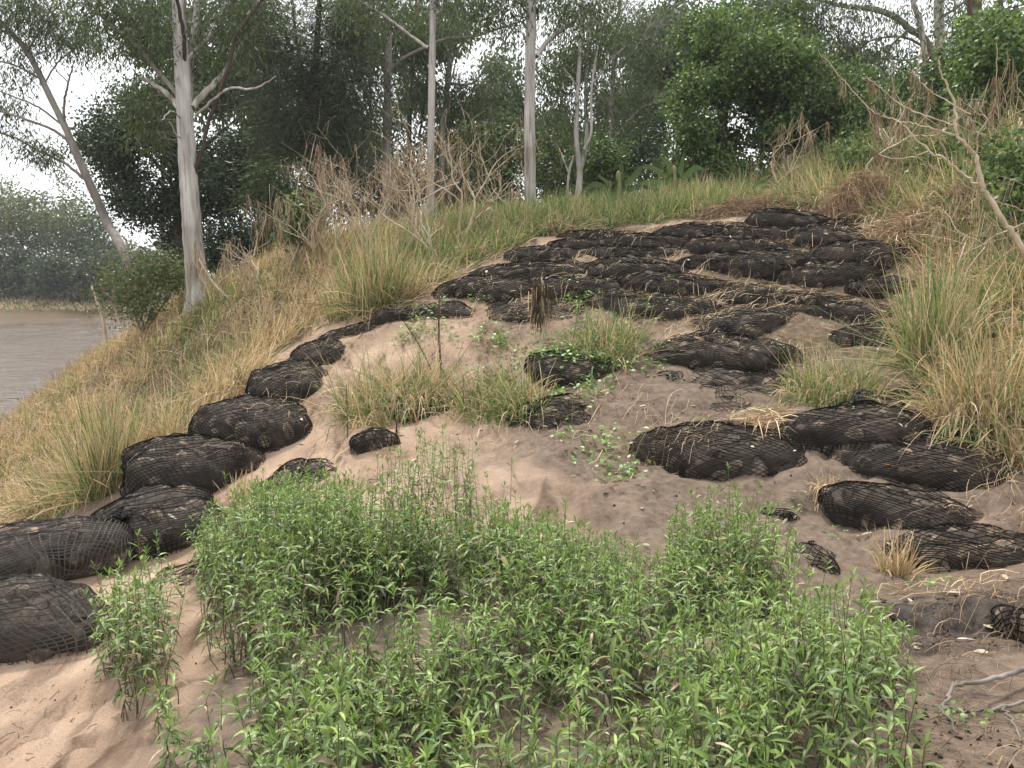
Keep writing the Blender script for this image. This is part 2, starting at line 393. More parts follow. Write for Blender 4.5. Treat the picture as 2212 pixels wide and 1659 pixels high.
def ramp(src, stops):
    c = n.new('ShaderNodeValToRGB'); e = c.color_ramp.elements
    e[0].position, e[0].color = stops[0][0], (*stops[0][1], 1); e[1].position, e[1].color = stops[-1][0], (*stops[-1][1], 1)
    for p_, q in stops[1:-1]:
        x = e.new(p_); x.color = (*q, 1)
    l.new(src, c.inputs[0]); return c
def mixc(f, a, b_):
    x = n.new('ShaderNodeMix'); x.data_type = 'RGBA'; l.new(f, x.inputs[0]); l.new(a, x.inputs[6]); l.new(b_, x.inputs[7]); return x.outputs[2]
z1 = noise(1.6, 6); z2 = noise(14, 5); z3 = noise(5, 4, (1, 0.16, 1), R(-56), 0.6); z4 = noise(120, 1)
sand = ramp(z1.outputs['Fac'], [(0.32, (0.25, 0.175, 0.122)), (0.5, (0.355, 0.255, 0.184)), (0.68, (0.45, 0.333, 0.248))])
streak = ramp(z3.outputs['Fac'], [(0.30, (0.16, 0.115, 0.09)), (0.43, (0.85, 0.84, 0.83)), (0.7, (1.05, 1.03, 1.0))])
mu = n.new('ShaderNodeMix'); mu.data_type = 'RGBA'; mu.blend_type = 'MULTIPLY'; mu.inputs[0].default_value = 0.8
l.new(sand.outputs[0], mu.inputs[6]); l.new(streak.outputs[0], mu.inputs[7])
silt = ramp(z2.outputs['Fac'], [(0.3, (0.105, 0.078, 0.059)), (0.7, (0.205, 0.153, 0.116))])
blk = ramp(z2.outputs['Fac'], [(0.35, (0.025, 0.022, 0.02)), (0.65, (0.085, 0.07, 0.06))])
lit = ramp(z2.outputs['Fac'], [(0.3, (0.05, 0.038, 0.024)), (0.55, (0.13, 0.095, 0.055)), (0.75, (0.24, 0.18, 0.11))])
c = mixc(sx.outputs[0], mu.outputs[2], silt.outputs[0]); c = mixc(sx.outputs[1], c, blk.outputs[0]); c = mixc(sx.outputs[2], c, lit.outputs[0])
grain = ramp(z4.outputs['Fac'], [(0.3, (0.82, 0.82, 0.82)), (0.7, (1.15, 1.15, 1.15))])
g2 = n.new('ShaderNodeMix'); g2.data_type = 'RGBA'; g2.blend_type = 'MULTIPLY'; g2.inputs[0].default_value = 1
l.new(c, g2.inputs[6]); l.new(grain.outputs[0], g2.inputs[7]); l.new(g2.outputs[2], b.inputs['Base Color'])
b.inputs['Roughness'].default_value = 0.9; b.inputs['Specular IOR Level'].default_value = 0.15
ad = n.new('ShaderNodeMath'); ad.operation = 'ADD'; l.new(z3.outputs['Fac'], ad.inputs[0]); l.new(z2.outputs['Fac'], ad.inputs[1])
bp = n.new('ShaderNodeBump'); bp.inputs['Strength'].default_value = 0.9; bp.inputs['Distance'].default_value = 0.02; l.new(ad.outputs[0], bp.inputs['Height'])
bp2 = n.new('ShaderNodeBump'); bp2.inputs['Strength'].default_value = 0.35; bp2.inputs['Distance'].default_value = 0.006; l.new(z4.outputs['Fac'], bp2.inputs['Height'])
l.new(bp.outputs[0], bp2.inputs['Normal']); l.new(bp2.outputs[0], b.inputs['Normal'])
ground.data.materials.append(m); tag(ground, kind='structure')

# ------------------------------------------------------------------ river
rx = axis(-48, -6, 0.6, -900, 700, 1.3); ry = axis(7, 78, 0.36, -400, 900, 1.3)
RX, RY = np.meshgrid(rx, ry, indexing='ij'); calm = 0.35 + 0.65 * sstep(.38, .6, fbm(RX * .06, RY * .09, 151, 3))
RZ = WATER + calm * (0.14 * (vnoise(RX * .45, RY * 1.05, 11) - .5) + 0.085 * (vnoise(RX * 1.0 + RY * .3, RY * 2.1, 13) - .5)) * ((RX > -50) & (RX < -4) & (RY < 80) & (RY > 5))
ri = np.arange(RX.size).reshape(RX.shape)
river = make_mesh('river', np.stack([RX, RY, RZ], -1).reshape(-1, 3), np.stack([ri[:-1, :-1], ri[1:, :-1], ri[1:, 1:], ri[:-1, 1:]], -1).reshape(-1, 4), smooth=True)
m, n, l, b = new_mat('muddy river water')
b.inputs['Base Color'].default_value = (0.15, 0.112, 0.085, 1); b.inputs['Roughness'].default_value = 0.07; b.inputs['IOR'].default_value = 1.33
tcn = n.new('ShaderNodeTexCoord')
z1 = noise(2.4, 3, (0.4, 1.5, 1)); z2 = noise(7, 3, (0.4, 1.5, 1)); z3 = noise(0.09, 2)
a1 = n.new('ShaderNodeMath'); a1.operation = 'MULTIPLY_ADD'; a1.inputs[1].default_value = 0.35; l.new(z2.outputs['Fac'], a1.inputs[0]); l.new(z1.outputs['Fac'], a1.inputs[2])
a2 = n.new('ShaderNodeMath'); a2.operation = 'MULTIPLY'; l.new(a1.outputs[0], a2.inputs[0]); 
rr = n.new('ShaderNodeMapRange'); rr.inputs['From Min'].default_value = 0.4; rr.inputs['From Max'].default_value = 0.6; rr.inputs['To Min'].default_value = 0.35; l.new(z3.outputs['Fac'], rr.inputs[0]); l.new(rr.outputs[0], a2.inputs[1])
bp = n.new('ShaderNodeBump'); bp.inputs['Strength'].default_value = 1.0; bp.inputs['Distance'].default_value = 0.2; l.new(a2.outputs[0], bp.inputs['Height']); l.new(bp.outputs[0], b.inputs['Normal'])
river.data.materials.append(m); tag(river, kind='structure')

# ------------------------------------------------------------------ rock bags
stone_meshes = []
def make_stones():
    import bmesh
    for k in range(9):
        bm = bmesh.new(); bmesh.ops.create_icosphere(bm, subdivisions=2, radius=1.0)
        r_ = np.random.default_rng(100 + k)
        planes = nrm(r_.normal(size=(9, 3))); dist = r_.uniform(0.62, 0.92, 9)
        for v in bm.verts:
            p = np.array(v.co)
            for q, dd in zip(planes, dist):
                s = p @ q
                if s > dd: p = p - q * (s - dd) * 0.85
            v.co = Vector(p * (1 + r_.normal() * 0.02))
        me = bpy.data.meshes.new('stone'); bm.to_mesh(me); bm.free()
        me.materials.append(M_stone); me.polygons.foreach_set('use_smooth', np.zeros(len(me.polygons), bool)); stone_meshes.append(me)
make_stones()
SOLID_V, SOLID_T, SOLID_N = [], [], [0]
def solid(V, T):
    SOLID_V.append(V); SOLID_T.append(np.asarray(T) + SOLID_N[0]); SOLID_N[0] += len(V)

SAND = []
def rock_bag(box, label, group, seed, depth=0.64, yaw=0.0, dust=False, tie=None, pitch_mm=32, bury=0.0, tilt=0.0, backtop=0.0, flat=False):
    r_ = np.random.default_rng(seed)
    u0, u1, v0, v1 = [q * 0.864 for q in box]
    uc = 0.5 * (u0 + u1); toe = hit(uc, v1 - 1)
    Y = toe[1]; Lx = (u1 - u0) / F * Y * (1.2 if u0 < 700 else 1.12)
    D = max(min(Lx * depth, 1.25), 0.34); a = Lx / 2; bb = D / 2
    yc = Y + bb * 0.80
    ztop = P(uc, v0, yc)[2]
    c = max((ztop - toe[2]) * 0.78, 0.16)
    xc = toe[0] * yc / Y
    slope = math.atan((float(H(xc, yc + .4, False)) - float(H(xc, yc - .4, False))) / 0.8)
    if flat:
        yc = 0.5 * (toe[1] + hit(uc, v0)[1]); xc = toe[0] * yc / Y; c = 0.30; a = Lx / 2 / 0.66; bb = max(0.55 * a, (yc - toe[1]) / 0.62)
        ztop = float(H(xc, yc)) + 0.05; slope *= 1.6
    ctr = np.array([xc, yc, ztop - c + bury - (0 if flat else .02)])
    root = empty('rock_bag', ctr)
    SAND.append((ctr, a, bb, c, flat, seed, uc, v1))
    tag(root, label, 'rock bag', group)
    root.rotation_euler = (slope * 0.6, tilt + r_.normal(0, .05), yaw + r_.normal(0, .07))
    ph1, ph2, ph3 = r_.uniform(0, 6.28, 3)
    # stones: a packed layer just inside the envelope
    def env(dx, dy):
        """disk coords -> point on the envelope (local) and normal"""
        r = np.sqrt(dx * dx + dy * dy) + 1e-9; ph = r * np.pi / 2
        s = np.sin(np.minimum(ph, np.pi / 2)) ** 0.68; s = np.where(ph > np.pi / 2, 1 - 0.25 * (1 - np.sin(ph)) * 2, s)
        cz = np.sign(np.cos(ph)) * np.abs(np.cos(ph)) ** 0.62
        ux, uy = dx / r, dy / r
        th_ = np.arctan2(dy, dx); wob = 1 + (.16 if flat else .07) * np.sin(2 * th_ + ph1) + (.14 if flat else .07) * np.sin(3 * th_ + ph2) + (.12 if flat else .05) * np.sin(5 * th_ + ph3)
        lump = 1 + (.5 if flat else .34) * (vnoise(dx * 1.7 + ph1 * 9, dy * 1.3 + ph2 * 7, 3) - .5) * 1.0
        p = np.stack([a * s * ux * wob, bb * s * uy * wob * (1 - .22 * (s * ux) ** 2), c * cz * np.where(cz > 0, lump, 1)], -1)
        nn = nrm(np.stack([p[..., 0] / a ** 2, p[..., 1] / bb ** 2, p[..., 2] / c ** 2], -1))
        return p, nn
    sr = 0.12 if Lx > 0.8 else 0.09
    pts = []
    for _ in range(1500):
        dx, dy = r_.uniform(-1.15, 1.15, 2)
        if dx * dx + dy * dy > 1.05: continue
        rad = sr * r_.uniform(0.65, 1.35)
        p, nn = env(np.array(dx), np.array(dy)); q = p - nn * rad * r_.uniform(1.02, 1.15)
        if all(np.linalg.norm(q - o[0]) > 0.78 * (rad + o[1]) for o in pts):
            pts.append((q, rad))
        if len(pts) >= 60: break
    for q, rad in pts:
        o = bpy.data.objects.new('stone', stone_meshes[r_.integers(len(stone_meshes))]); COL.objects.link(o)
        o.parent = root; o.location = Vector(q); o.rotation_euler = tuple(r_.uniform(0, 6.28, 3)); o.scale = (rad * 1.08, rad * r_.uniform(.85, 1.05), rad * r_.uniform(.75, 1.0))
    C = np.array([q for q, _ in pts]); RR = np.array([x for _, x in pts])
    # rock fill (dark core)
    nu, nv = 28, 12
    rr = np.linspace(0.02, 1.75, nv); th = np.linspace(0, 2 * np.pi, nu, endpoint=False)
    dx = rr[:, None] * np.cos(th); dy = rr[:, None] * np.sin(th)
    p, nn = env(dx, dy); p = p - nn * (0.045 + 0.02 * r_.normal(size=p.shape[:2])[..., None])
    V = p.reshape(-1, 3); i = np.arange(nv - 1)[:, None] * nu; j = np.arange(nu)[None]; j2 = (j + 1) % nu
    A, B, Cc, Dd = (i + j).ravel(), (i + j2).ravel(), (i + nu + j2).ravel(), (i + nu + j).ravel()
    T = np.concatenate([np.stack([A, Cc, B], 1), np.stack([A, Dd, Cc], 1)])
    k0 = len(V); V = np.vstack([V, V[:nu].mean(0)[None]]); T = np.vstack([T, np.stack([np.arange(nu), (np.arange(nu) + 1) % nu, np.full(nu, k0)], 1)])
    make_mesh('rock_fill', V, T, M_fill, root, smooth=True)
    Mw = Matrix.Translation(Vector(ctr)) @ root.rotation_euler.to_matrix().to_4x4(); Mw = np.array(Mw)
    solid((V * 1.03) @ Mw[:3, :3].T + Mw[:3, 3], T)
    # net: lattice of cords draped over the stones
    arc = 1.25 * np.pi / 2
    nxs = int(2 * arc * 0.82 * (a + c) / 2 / (pitch_mm / 1000)); nys = int(2 * arc * 0.82 * (bb + c) / 2 / (pitch_mm / 1000))
    nxs = max(nxs, 14); nys = max(nys, 14)
    g, hh = np.meshgrid(np.linspace(-1.28, 1.28, nxs), np.linspace(-1.28, 1.28, nys), indexing='ij')
    k = r_.uniform(0.55, 0.95); rot = r_.uniform(0.5, 0.9)
    # diamonds: shear/rotate the lattice, warp it softly
    dx = (g * math.cos(rot) - hh * math.sin(rot)); dy = (g * math.sin(rot) + hh * math.cos(rot))
    sx_, sy_ = r_.uniform(0, 50, 2)
    dx2 = dx + 0.16 * (fbm(dx * 1.4 + sx_, dy * 1.4, 3, 3) - 0.45); dy2 = dy + 0.16 * (fbm(dx * 1.4, dy * 1.4 + sy_, 6, 3) - 0.45)
    p, nn = env(dx2, dy2)
    # drape
    pf = p.reshape(-1, 3); nf = nn.reshape(-1, 3); hmax = np.full(len(pf), -0.05)
    if len(C):
        for s in range(0, len(pf), 3000):
            w_ = pf[s:s + 3000, None] - C[None]; al = -(w_ * nf[s:s + 3000, None]).sum(-1)
            d2 = (w_ ** 2).sum(-1) - al ** 2
            hgt = np.where(d2 < (RR * 1.02) ** 2, al + np.sqrt(np.maximum((RR * 1.02) ** 2 - d2, 0)), -1)
            hm = hgt.max(1); hmax[s:s + 3000] = np.maximum(hm, -0.05)
    hm = hmax.reshape(p.shape[:2])
    for _ in range(4):
        q = np.pad(hm, 1, mode='edge'); av = (q[:-2, 1:-1] + q[2:, 1:-1] + q[1:-1, :-2] + q[1:-1, 2:]) / 4
        hm = np.maximum(hm, 0.2 * hm + 0.8 * av)
    p = p + nn * (np.clip(hm, -0.03, 0.05)[..., None] + 0.010)
    rr2 = np.sqrt(dx2 ** 2 + dy2 ** 2); ok = rr2 < 1.14
    wd = 0.0042 if not dust else 0.0038
    tx = nrm(np.gradient(p, axis=0)); ty = nrm(np.gradient(p, axis=1))
    Vn = np.stack([p - tx * wd, p + tx * wd, p - ty * wd, p + ty * wd, p - nn * wd * .9, p + nn * wd * .9], 2)
    ii = np.arange(nxs * nys).reshape(nxs, nys) * 6; T = []
    def strip(A, B, msk, o0, o1):
        A = A[msk]; B = B[msk]
        T.append(np.stack([A + o0, B + o0, B + o1], -1)); T.append(np.stack([A + o0, B + o1, A + o1], -1))
    mx_ = ok[:-1] & ok[1:]; my_ = ok[:, :-1] & ok[:, 1:]
    strip(ii[:-1], ii[1:], mx_, 2, 3); strip(ii[:-1], ii[1:], mx_, 4, 5)
    strip(ii[:, :-1], ii[:, 1:], my_, 0, 1); strip(ii[:, :-1], ii[:, 1:], my_, 4, 5)
    net_o = make_mesh('net', Vn.reshape(-1, 3), np.concatenate(T), M_netdust if dust else M_net, root)
    if tie is not None:                                    # gathered knot and loose rope tails
        px, py = tie; p0, n0 = env(np.array(px), np.array(py)); B_ = Bag()
        for q in range(5):
            t = np.linspace(0, 1, 26); ph = r_.uniform(0, 6.28)
            rad = r_.uniform(0.04, 0.10); wob = rad * (0.6 + 0.8 * t)
            loop = np.stack([p0[0] + wob * np.cos(ph + t * r_.uniform(5, 9)) * 1.3 + r_.uniform(-.15, .15) * t, p0[1] + wob * np.sin(ph + t * r_.uniform(5, 9)) + r_.uniform(-.1, .1) * t,
                             p0[2] + 0.05 + 0.04 * np.sin(t * 9 + ph) - 0.10 * t * t], 1)
            B_.add(*tube(loop, 0.0065, 5))
        # bunched gather of net
        t = np.linspace(0, 1, 10)
        for q in range(10):
            d_ = nrm(np.array([[r_.normal(), r_.normal(), 0.6]]))[0]; base = p0 + 0.3 * 0.1 * d_
            B_.add(*tube(p0 + np.outer(t, d_) * 0.085 + r_.normal(size=(10, 3)) * 0.010, 0.009, 5))
        B_.build('tie_rope', M_rope, net_o, True)
    return root

BAGS = [ # source-pixel box, label, options
 ((1875,2087,527,579),'crest bag at the very top of the black slope under the brown thatch',dict(yaw=.12)),
 ((1977,2163,546,579),'bag right below the crest bag, half under hanging brown straw',dict()),
 ((1651,1875,558,598),'flat topmost bag left of the crest bag, edging the grass',dict()),
 ((1749,1983,562,600),'bag lying just below and left of the crest bag',dict()),
 ((1424,1636,574,599),'thin topmost bag at the left end of the upper edge',dict()),
 ((1386,1513,595,624),'short bag tucked in straw at the left of the second row',dict()),
 ((1513,1733,583,624),'second row bag with a rounded back, left of the straw pocket',dict()),
 ((1720,1983,588,642),'knobbly bag of lumpy stones in the middle of the third row',dict(yaw=.08)),
 ((1984,2217,568,623),'bag at the right end of the second row beside brown thatch',dict(yaw=.06)),
 ((1484,1720,609,652),'bag with a paler stone patch at the left of the third row',dict()),
 ((1285,1481,619,656),'low bag half hidden by green grass and straw, upper left edge',dict()),
 ((1727,2040,627,690),'long bag in the middle of the fourth row with a curled leaf on top',dict()),
 ((2040,2290,606,677),'broad smooth bag at the right end of the fourth row by the grass',dict(yaw=-.1)),
 ((1465,1723,647,703),'rounded bag in the fifth row between two straw pockets',dict()),
 ((1209,1456,655,706),'smooth bag at the left end of its row beside dry grass stems',dict()),
 ((1891,2217,646,709),'long bag with pale stones showing, right side of the fifth row',dict(yaw=.08)),
 ((1579,1869,683,734),'bag with an ochre stone at its left end, centre of the sixth row',dict()),
 ((1329,1570,690,747),'bag just behind the hanging dark debris clump',dict()),
 ((1109,1323,696,753),'leftmost upper bag, its left end in sand by the grass',dict()),
 ((1799,2106,715,769),'bag topped with a mat of dry straw, right of centre',dict()),
 ((2125,2268,690,747),'short sand-dusted bag against the tall grass on the right',dict()),
 ((1487,1796,734,797),'long bag above the green grass tuft in the middle of the slope',dict()),
 ((1215,1484,747,802),'half buried bag behind the hanging debris clump and creepers',dict(bury=-.02)),
 ((1006,1158,750,792),'flat buried bag showing in sand at the foot of dry grass',dict(flat=True)),
 ((1989,2284,750,807),'bag with reddish leaf litter on top, right side',dict()),
 ((1657,1996,775,839),'long bag with big brown stones above the sand-capped bag',dict()),
 ((2078,2284,813,870),'low bag behind the round grass tuft on the right',dict()),
 ((1608,1962,835,931),'wide bag capped with a tongue of sand and a rope knot',dict(tie=(.1,.35))),
 ((1716,1960,924,1003),'loose net bag lying flat in sand below the sand-capped bag',dict(flat=True,tie=(-.5,.2))),
 ((1305,1581,881,959),'dark bag behind green creepers in the centre of the sand',dict()),
 ((2161,2343,967,1020),'small bag poking out of sand at the foot of the tall grass',dict()),
 ((1950,2319,1015,1156),'big bulging bag with large stones at the right',dict(tie=(.1,.25),yaw=-.05)),
 ((1596,2037,1072,1199),'wide bag sinking into sand at its right, centre right',dict(yaw=-.10)),
 ((2094,2580,1120,1237),'long bag below the big bulging bag, running to the right edge',dict(yaw=-.05,bury=.07)),
 ((2060,2460,1240,1352),'bag under dry straw stems, second from the bottom on the right',dict(yaw=-.12,bury=.05)),
 ((2219,2620,1340,1432),'lowest bag on the right, buried in straw',dict(bury=.05)),
 ((1993,2085,1345,1420),'patch of buried net bag showing in sand beside the green weeds',dict(flat=True)),
 ((1910,1980,1250,1290),'small corner of buried bag beside the weed hump',dict(flat=True)),
 ((1305,1495,994,1044),'thin strip of buried net bag under creepers in the middle sand',dict(flat=True,bury=-.03)),
 ((869,1005,1068,1134),'small round bag top with a straw tuft in the pale sand',dict(yaw=-.2)),
 ((994,1145,980,1028),'buried bag behind the mixed grass tussock on the sand',dict(flat=True)),
 ((854,967,804,832),'buried strip of bag highest on the left, above the grass tussock',dict(flat=True)),
 ((-190,300,1310,1490),'large grey-netted bag at the left edge with rope at its top',dict(dust=True,depth=.95,tie=(.5,.45))),
 ((-220,285,1478,1668),'lowest left bag with mud-dusted net resting on the sand',dict(dust=True,depth=.7)),
 ((259,560,1235,1400),'bag below the second step of the left stack, leaf on its net',dict(depth=1.15)),
 ((310,645,1095,1247),'plump bag in the middle of the left stack with sagging top',dict(depth=1.25,tie=(.25,.55))),
 ((508,778,1000,1144),'bag leaning on the plump one, its right end in sand',dict(depth=1.2)),
 ((637,826,905,1020),'bag third from the top of the left stack beside grass',dict(depth=1.15)),
 ((738,872,850,919),'bag near the top of the left stack, dark under grass',dict(depth=1.1)),
 ((685,826,1160,1222),'flat net piece in sand between the left stack and the weeds',dict(flat=True)),
 ((400,512,1398,1472),'muddy net corner below the left stack beside the weeds',dict(flat=True,dust=True)),
 ((2490,2640,1520,1605),'dark bag corner at the right edge under the cut sand',dict()),
]
for k, (box, lab, o) in enumerate(BAGS):
    lab = lab
    grp = 'net bags of rock laid up the bank'
    o = dict(o); o.setdefault('depth', .7 if box[3] < 870 else .66)
    if box[3] < 870 and not o.get('flat'): wq = (box[1] - box[0]) * .055; box = (box[0] - wq, box[1] + wq, box[2] - 4, box[3])
    rock_bag(box, 'rock ' + lab, grp, 500 + k, **o)

# sand that has drifted against and over the backs of the bags
gx_, gy_ = GV[:, 0], GV[:, 1]
for ctr, a, bb, c, flat, seed, uc, v1 in SAND:
    if flat or v1 < 690 or uc < 560: continue
    amt = 0.55 if v1 * 1 > 760 else 0.25
    sel = np.nonzero((np.abs(gx_ - ctr[0]) < a * 1.5) & (np.abs(gy_ - ctr[1]) < bb * 3))[0]
    lx = (gx_[sel] - ctr[0]) / a; ly = (gy_[sel] - ctr[1]) / bb
    nz_ = fbm(gx_[sel] * 3.2, gy_[sel] * 3.2, seed, 3)
    side_ = math.sin(seed * 1.7) * .5
    m_ = sstep(.05, .75, ly + side_ * lx + (nz_ - .45) * 1.6) * sstep(2.6, 1.2, ly) * sstep(1.35, .8, np.abs(lx))
    tgt = ctr[2] + c * (0.72 + amt * (nz_ - .30)) - .25 * c * np.maximum(np.abs(lx) - .5, 0)
    GV[sel, 2] = np.where(tgt > GV[sel, 2], GV[sel, 2] * (1 - m_) + tgt * m_, GV[sel, 2])
    # foot of the bag: a low apron of sand in front
    ap = np.exp(-((np.sqrt(lx ** 2 + ly ** 2) - 1.05) / .22) ** 2) * (ly < .2)
    GV[sel, 2] += ap * .05 * np.clip(nz_ * 2 - .35, 0, 1)
# footprints and scuffs trodden into the sand
for k in range(70):
    q = hit(rng.uniform(500, 1900), rng.uniform(860, 1150)) if k < 46 else hit(rng.uniform(0, 420), rng.uniform(1480, 1650)); an = rng.uniform(0, 3.14); ln_, wd_ = rng.uniform(.09, .14), rng.uniform(.045, .06)
    sel = np.nonzero((np.abs(gx_ - q[0]) < .3) & (np.abs(gy_ - q[1]) < .3))[0]
    lx = ((gx_[sel] - q[0]) * math.cos(an) + (gy_[sel] - q[1]) * math.sin(an)) / ln_; ly = (-(gx_[sel] - q[0]) * math.sin(an) + (gy_[sel] - q[1]) * math.cos(an)) / wd_
    rr_ = np.sqrt(lx ** 2 + ly ** 2); GV[sel, 2] += rng.uniform(.6, 1.2) * (-.03 * np.exp(-rr_ ** 4) + .012 * np.exp(-((rr_ - 1.35) / .3) ** 2))
ground.data.vertices.foreach_set('co', GV.astype(np.float32).ravel()); ground.data.update()
# ------------------------------------------------------------------ surface lookup (ground + bags), for things lying on it
sub = idx[::2, ::2]; q4 = np.stack([sub[:-1, :-1], sub[1:, :-1], sub[1:, 1:], sub[:-1, 1:]], -1).reshape(-1, 4)
keep = (GV[q4[:, 0], 0] > -8) & (GV[q4[:, 0], 0] < 9) & (GV[q4[:, 0], 1] < 20) & (GV[q4[:, 0], 1] > 1)
gt = q4[keep]; gt = np.concatenate([gt[:, [0, 1, 2]], gt[:, [0, 2, 3]]])
used, inv = np.unique(gt, return_inverse=True)
solid(GV[used], inv.reshape(-1, 3))
BVH = BVHTree.FromPolygons(np.concatenate(SOLID_V).tolist(), np.concatenate(SOLID_T).tolist())
def top(x, y):
    h = BVH.ray_cast(Vector((x, y, 12)), Vector((0, 0, -1)))
    return h[0][2] if h[0] is not None else float(H(x, y))
BAGBVH = BVHTree.FromPolygons(np.concatenate(SOLID_V[:-1]).tolist(), np.concatenate(SOLID_T[:-1]).tolist())
def vtop(x, y): return np.array([top(a, b_) for a, b_ in zip(x, y)])

def jit(c, n, s=0.18, hue=0.06):
    c = np.asarray(c, float)
    k = np.exp(rng.normal(0, s, (n, 1))); return np.clip(c * k * (1 + rng.normal(0, hue, (n, 3))), 0.004, 0.9)
def pick(cols, wts, n):
    cols = np.asarray(cols, float); i = rng.choice(len(cols), n, p=np.asarray(wts) / np.sum(wts)); return cols[i]
STRAW = [(0.61, 0.455, 0.29), (0.74, 0.58, 0.395), (0.45, 0.315, 0.195), (0.57, 0.45, 0.28)]
BROWN = [(0.25, 0.18, 0.115), (0.32, 0.24, 0.155), (0.17, 0.12, 0.078)]
GREEN = [(0.125, 0.235, 0.06), (0.19, 0.285, 0.10), (0.085, 0.175, 0.05), (0.25, 0.31, 0.14)]

def tuft_blades(centers, nb, spread, hgt, green, lean=(0, 0), leanamt=0.0, w0=0.006, droop=(0.15, 0.7), brown=0.0, fan=0.35, segs=3, stems=0.3, mess=0.2):
    """centers (N,3); nb blades each; returns V,T,C"""
    N = len(centers); nb = np.broadcast_to(nb, (N,)).astype(int); rep = np.repeat(np.arange(N), nb); M = len(rep)
    sp_ = np.broadcast_to(spread, (N,))[rep]; hg = np.broadcast_to(hgt, (N,))[rep]; gr = np.broadcast_to(green, (N,))[rep]
    a = rng.uniform(0, 2 * np.pi, M); r = np.sqrt(rng.uniform(0, 1, M)) * sp_
    base = centers[rep].copy(); base[:, 0] += r * np.cos(a); base[:, 1] += r * np.sin(a)
    base[:, 2] += (H(base[:, 0], base[:, 1], False) - H(centers[:, 0], centers[:, 1], False)[rep]) - 0.02
    d = np.zeros((M, 3)); d[:, 2] = 1
    f = np.abs(rng.normal(0, fan, M)); d[:, 0] = np.cos(a) * f + rng.normal(0, .12, M) + lean[0] * leanamt; d[:, 1] = np.sin(a) * f + rng.normal(0, .12, M) + lean[1] * leanamt
    fl = rng.uniform(0, 1, M) < mess; d[fl, :2] = rng.normal(0, 1.0, (fl.sum(), 2)) + np.array(lean) * .6; d[fl, 2] = rng.uniform(.25, .9, fl.sum())
    L = hg * rng.uniform(0.45, 1.1, M); isg = rng.uniform(0, 1, M) < gr
    st = rng.uniform(0, 1, M) < stems
    bend = rng.uniform(droop[0], droop[1], M) * np.where(st, 0.25, 1)
    W = w0 * rng.uniform(0.6, 1.5, M) * np.where(st, 0.6, 1.0) * np.where(isg, 1.3, 1)
    c = np.where(isg[:, None], pick(GREEN, [3, 3, 2, 2], M), pick(STRAW, [3, 2, 2, 2], M))
    if brown > 0: c = np.where(((rng.uniform(0, 1, M) < brown) & ~isg)[:, None], pick(BROWN, [2, 2, 1], M), c)
    c = c * np.exp(rng.normal(0, .18, (M, 1)))
    tipc = np.where((isg & (rng.uniform(0, 1, M) < .35))[:, None], pick(STRAW, [1, 1, 1, 1], M), c)
    basec = c * np.where(isg[:, None], np.array([[1.1, .9, .9]]), 1.0)
    return blades(base, d, L, W, bend, segs, c0=basec, c1=tipc)

def scatter_grass(n, xr, yr, test=None):
    x = rng.uniform(*xr, n); y = rng.uniform(*yr, n); z = H(x, y)
    p = np.stack([x, y, z], 1); u, v = proj(p)
    k = inpoly(u, v, GRASS_POLY) & (z > WATER - 0.1) & (u > -180) & (u < 2400)
    if test is not None: k &= test(x, y, u, v)
    return p[k], u[k], v[k]

# ---- dry bank left of the bags
def zleft(x, y, u, v): return (x < np.interp(y, [5, 8, 11, 14, 20], [-2, -1.5, 0.3, -1.0, -3])) & (u < 1200)
p, u, v = scatter_grass(5200, (-11, 1), (4.3, 17), zleft)
gn = fbm(p[:, 0] * .7, p[:, 1] * .7, 71, 3)
crest = sstep(0.9, 0.0, np.abs(p[:, 0] - np.interp(p[:, 1], [5, 9, 12, 16], [-5.6, -5.3, -4.8, -6.3])))   # greener strip on the brow
green = np.clip(0.06 + 1.1 * (gn - 0.44) + 0.45 * crest * (p[:, 1] > 8) + 0.55 * sstep(-3.6, -1.5, p[:, 0]) * sstep(10.5, 12, p[:, 1]), 0.03, 0.8)
hg = np.interp(p[:, 1], [5, 8, 12], [0.85, 0.82, 0.75]) * (0.7 + 0.7 * fbm(p[:, 0] * 1.3, p[:, 1] * 1.3, 73, 2))
hg = hg * np.where(p[:, 0] < -4.2, .72, 1.0)
B = Bag(); B.add(*tuft_blades(p, rng.integers(12, 26, len(p)), 0.17, hg, green, (0.8, -0.5), 0.35, 0.0105, brown=0.15, fan=.45, mess=.38))
# stems bowing over the bags at the edge
e = B.build('dry_grass', M_grass); tag(e, 'straw coloured dry grass covering the bank above the river', 'grass', kind='stuff')

# ---- green and straw grass along the crest behind the bags
def zcrest(x, y, u, v): return ~zleft(x, y, u, v) & (x < 4.6 + 0 * y) & (y > 10)
p, u, v = scatter_grass(4700, (-6, 6.5), (10, 21), zcrest)
gn = fbm(p[:, 0] * .8, p[:, 1] * .8, 81, 3)
edge = sstep(14.2, 12.6, p[:, 1])
green = np.clip(0.92 + 1.3 * (gn - 0.45) - 0.5 * edge * sstep(-1, 2, p[:, 0]), 0.08, 0.92)
hg = np.interp(p[:, 1], [10, 12, 15, 20], [0.6, 0.65, 0.85, 1.0]) * (0.65 + 0.7 * fbm(p[:, 0] * 1.3, p[:, 1] * 1.3, 83, 2))
B = Bag(); B.add(*tuft_blades(p, rng.integers(12, 24, len(p)), 0.18, hg, green, (0.3, -0.8), 0.15, 0.0115, brown=0.22, fan=.5, mess=.33))
tag(B.build('crest_grass', M_grass), 'green and straw grass along the crest behind the bags', 'grass', kind='stuff')

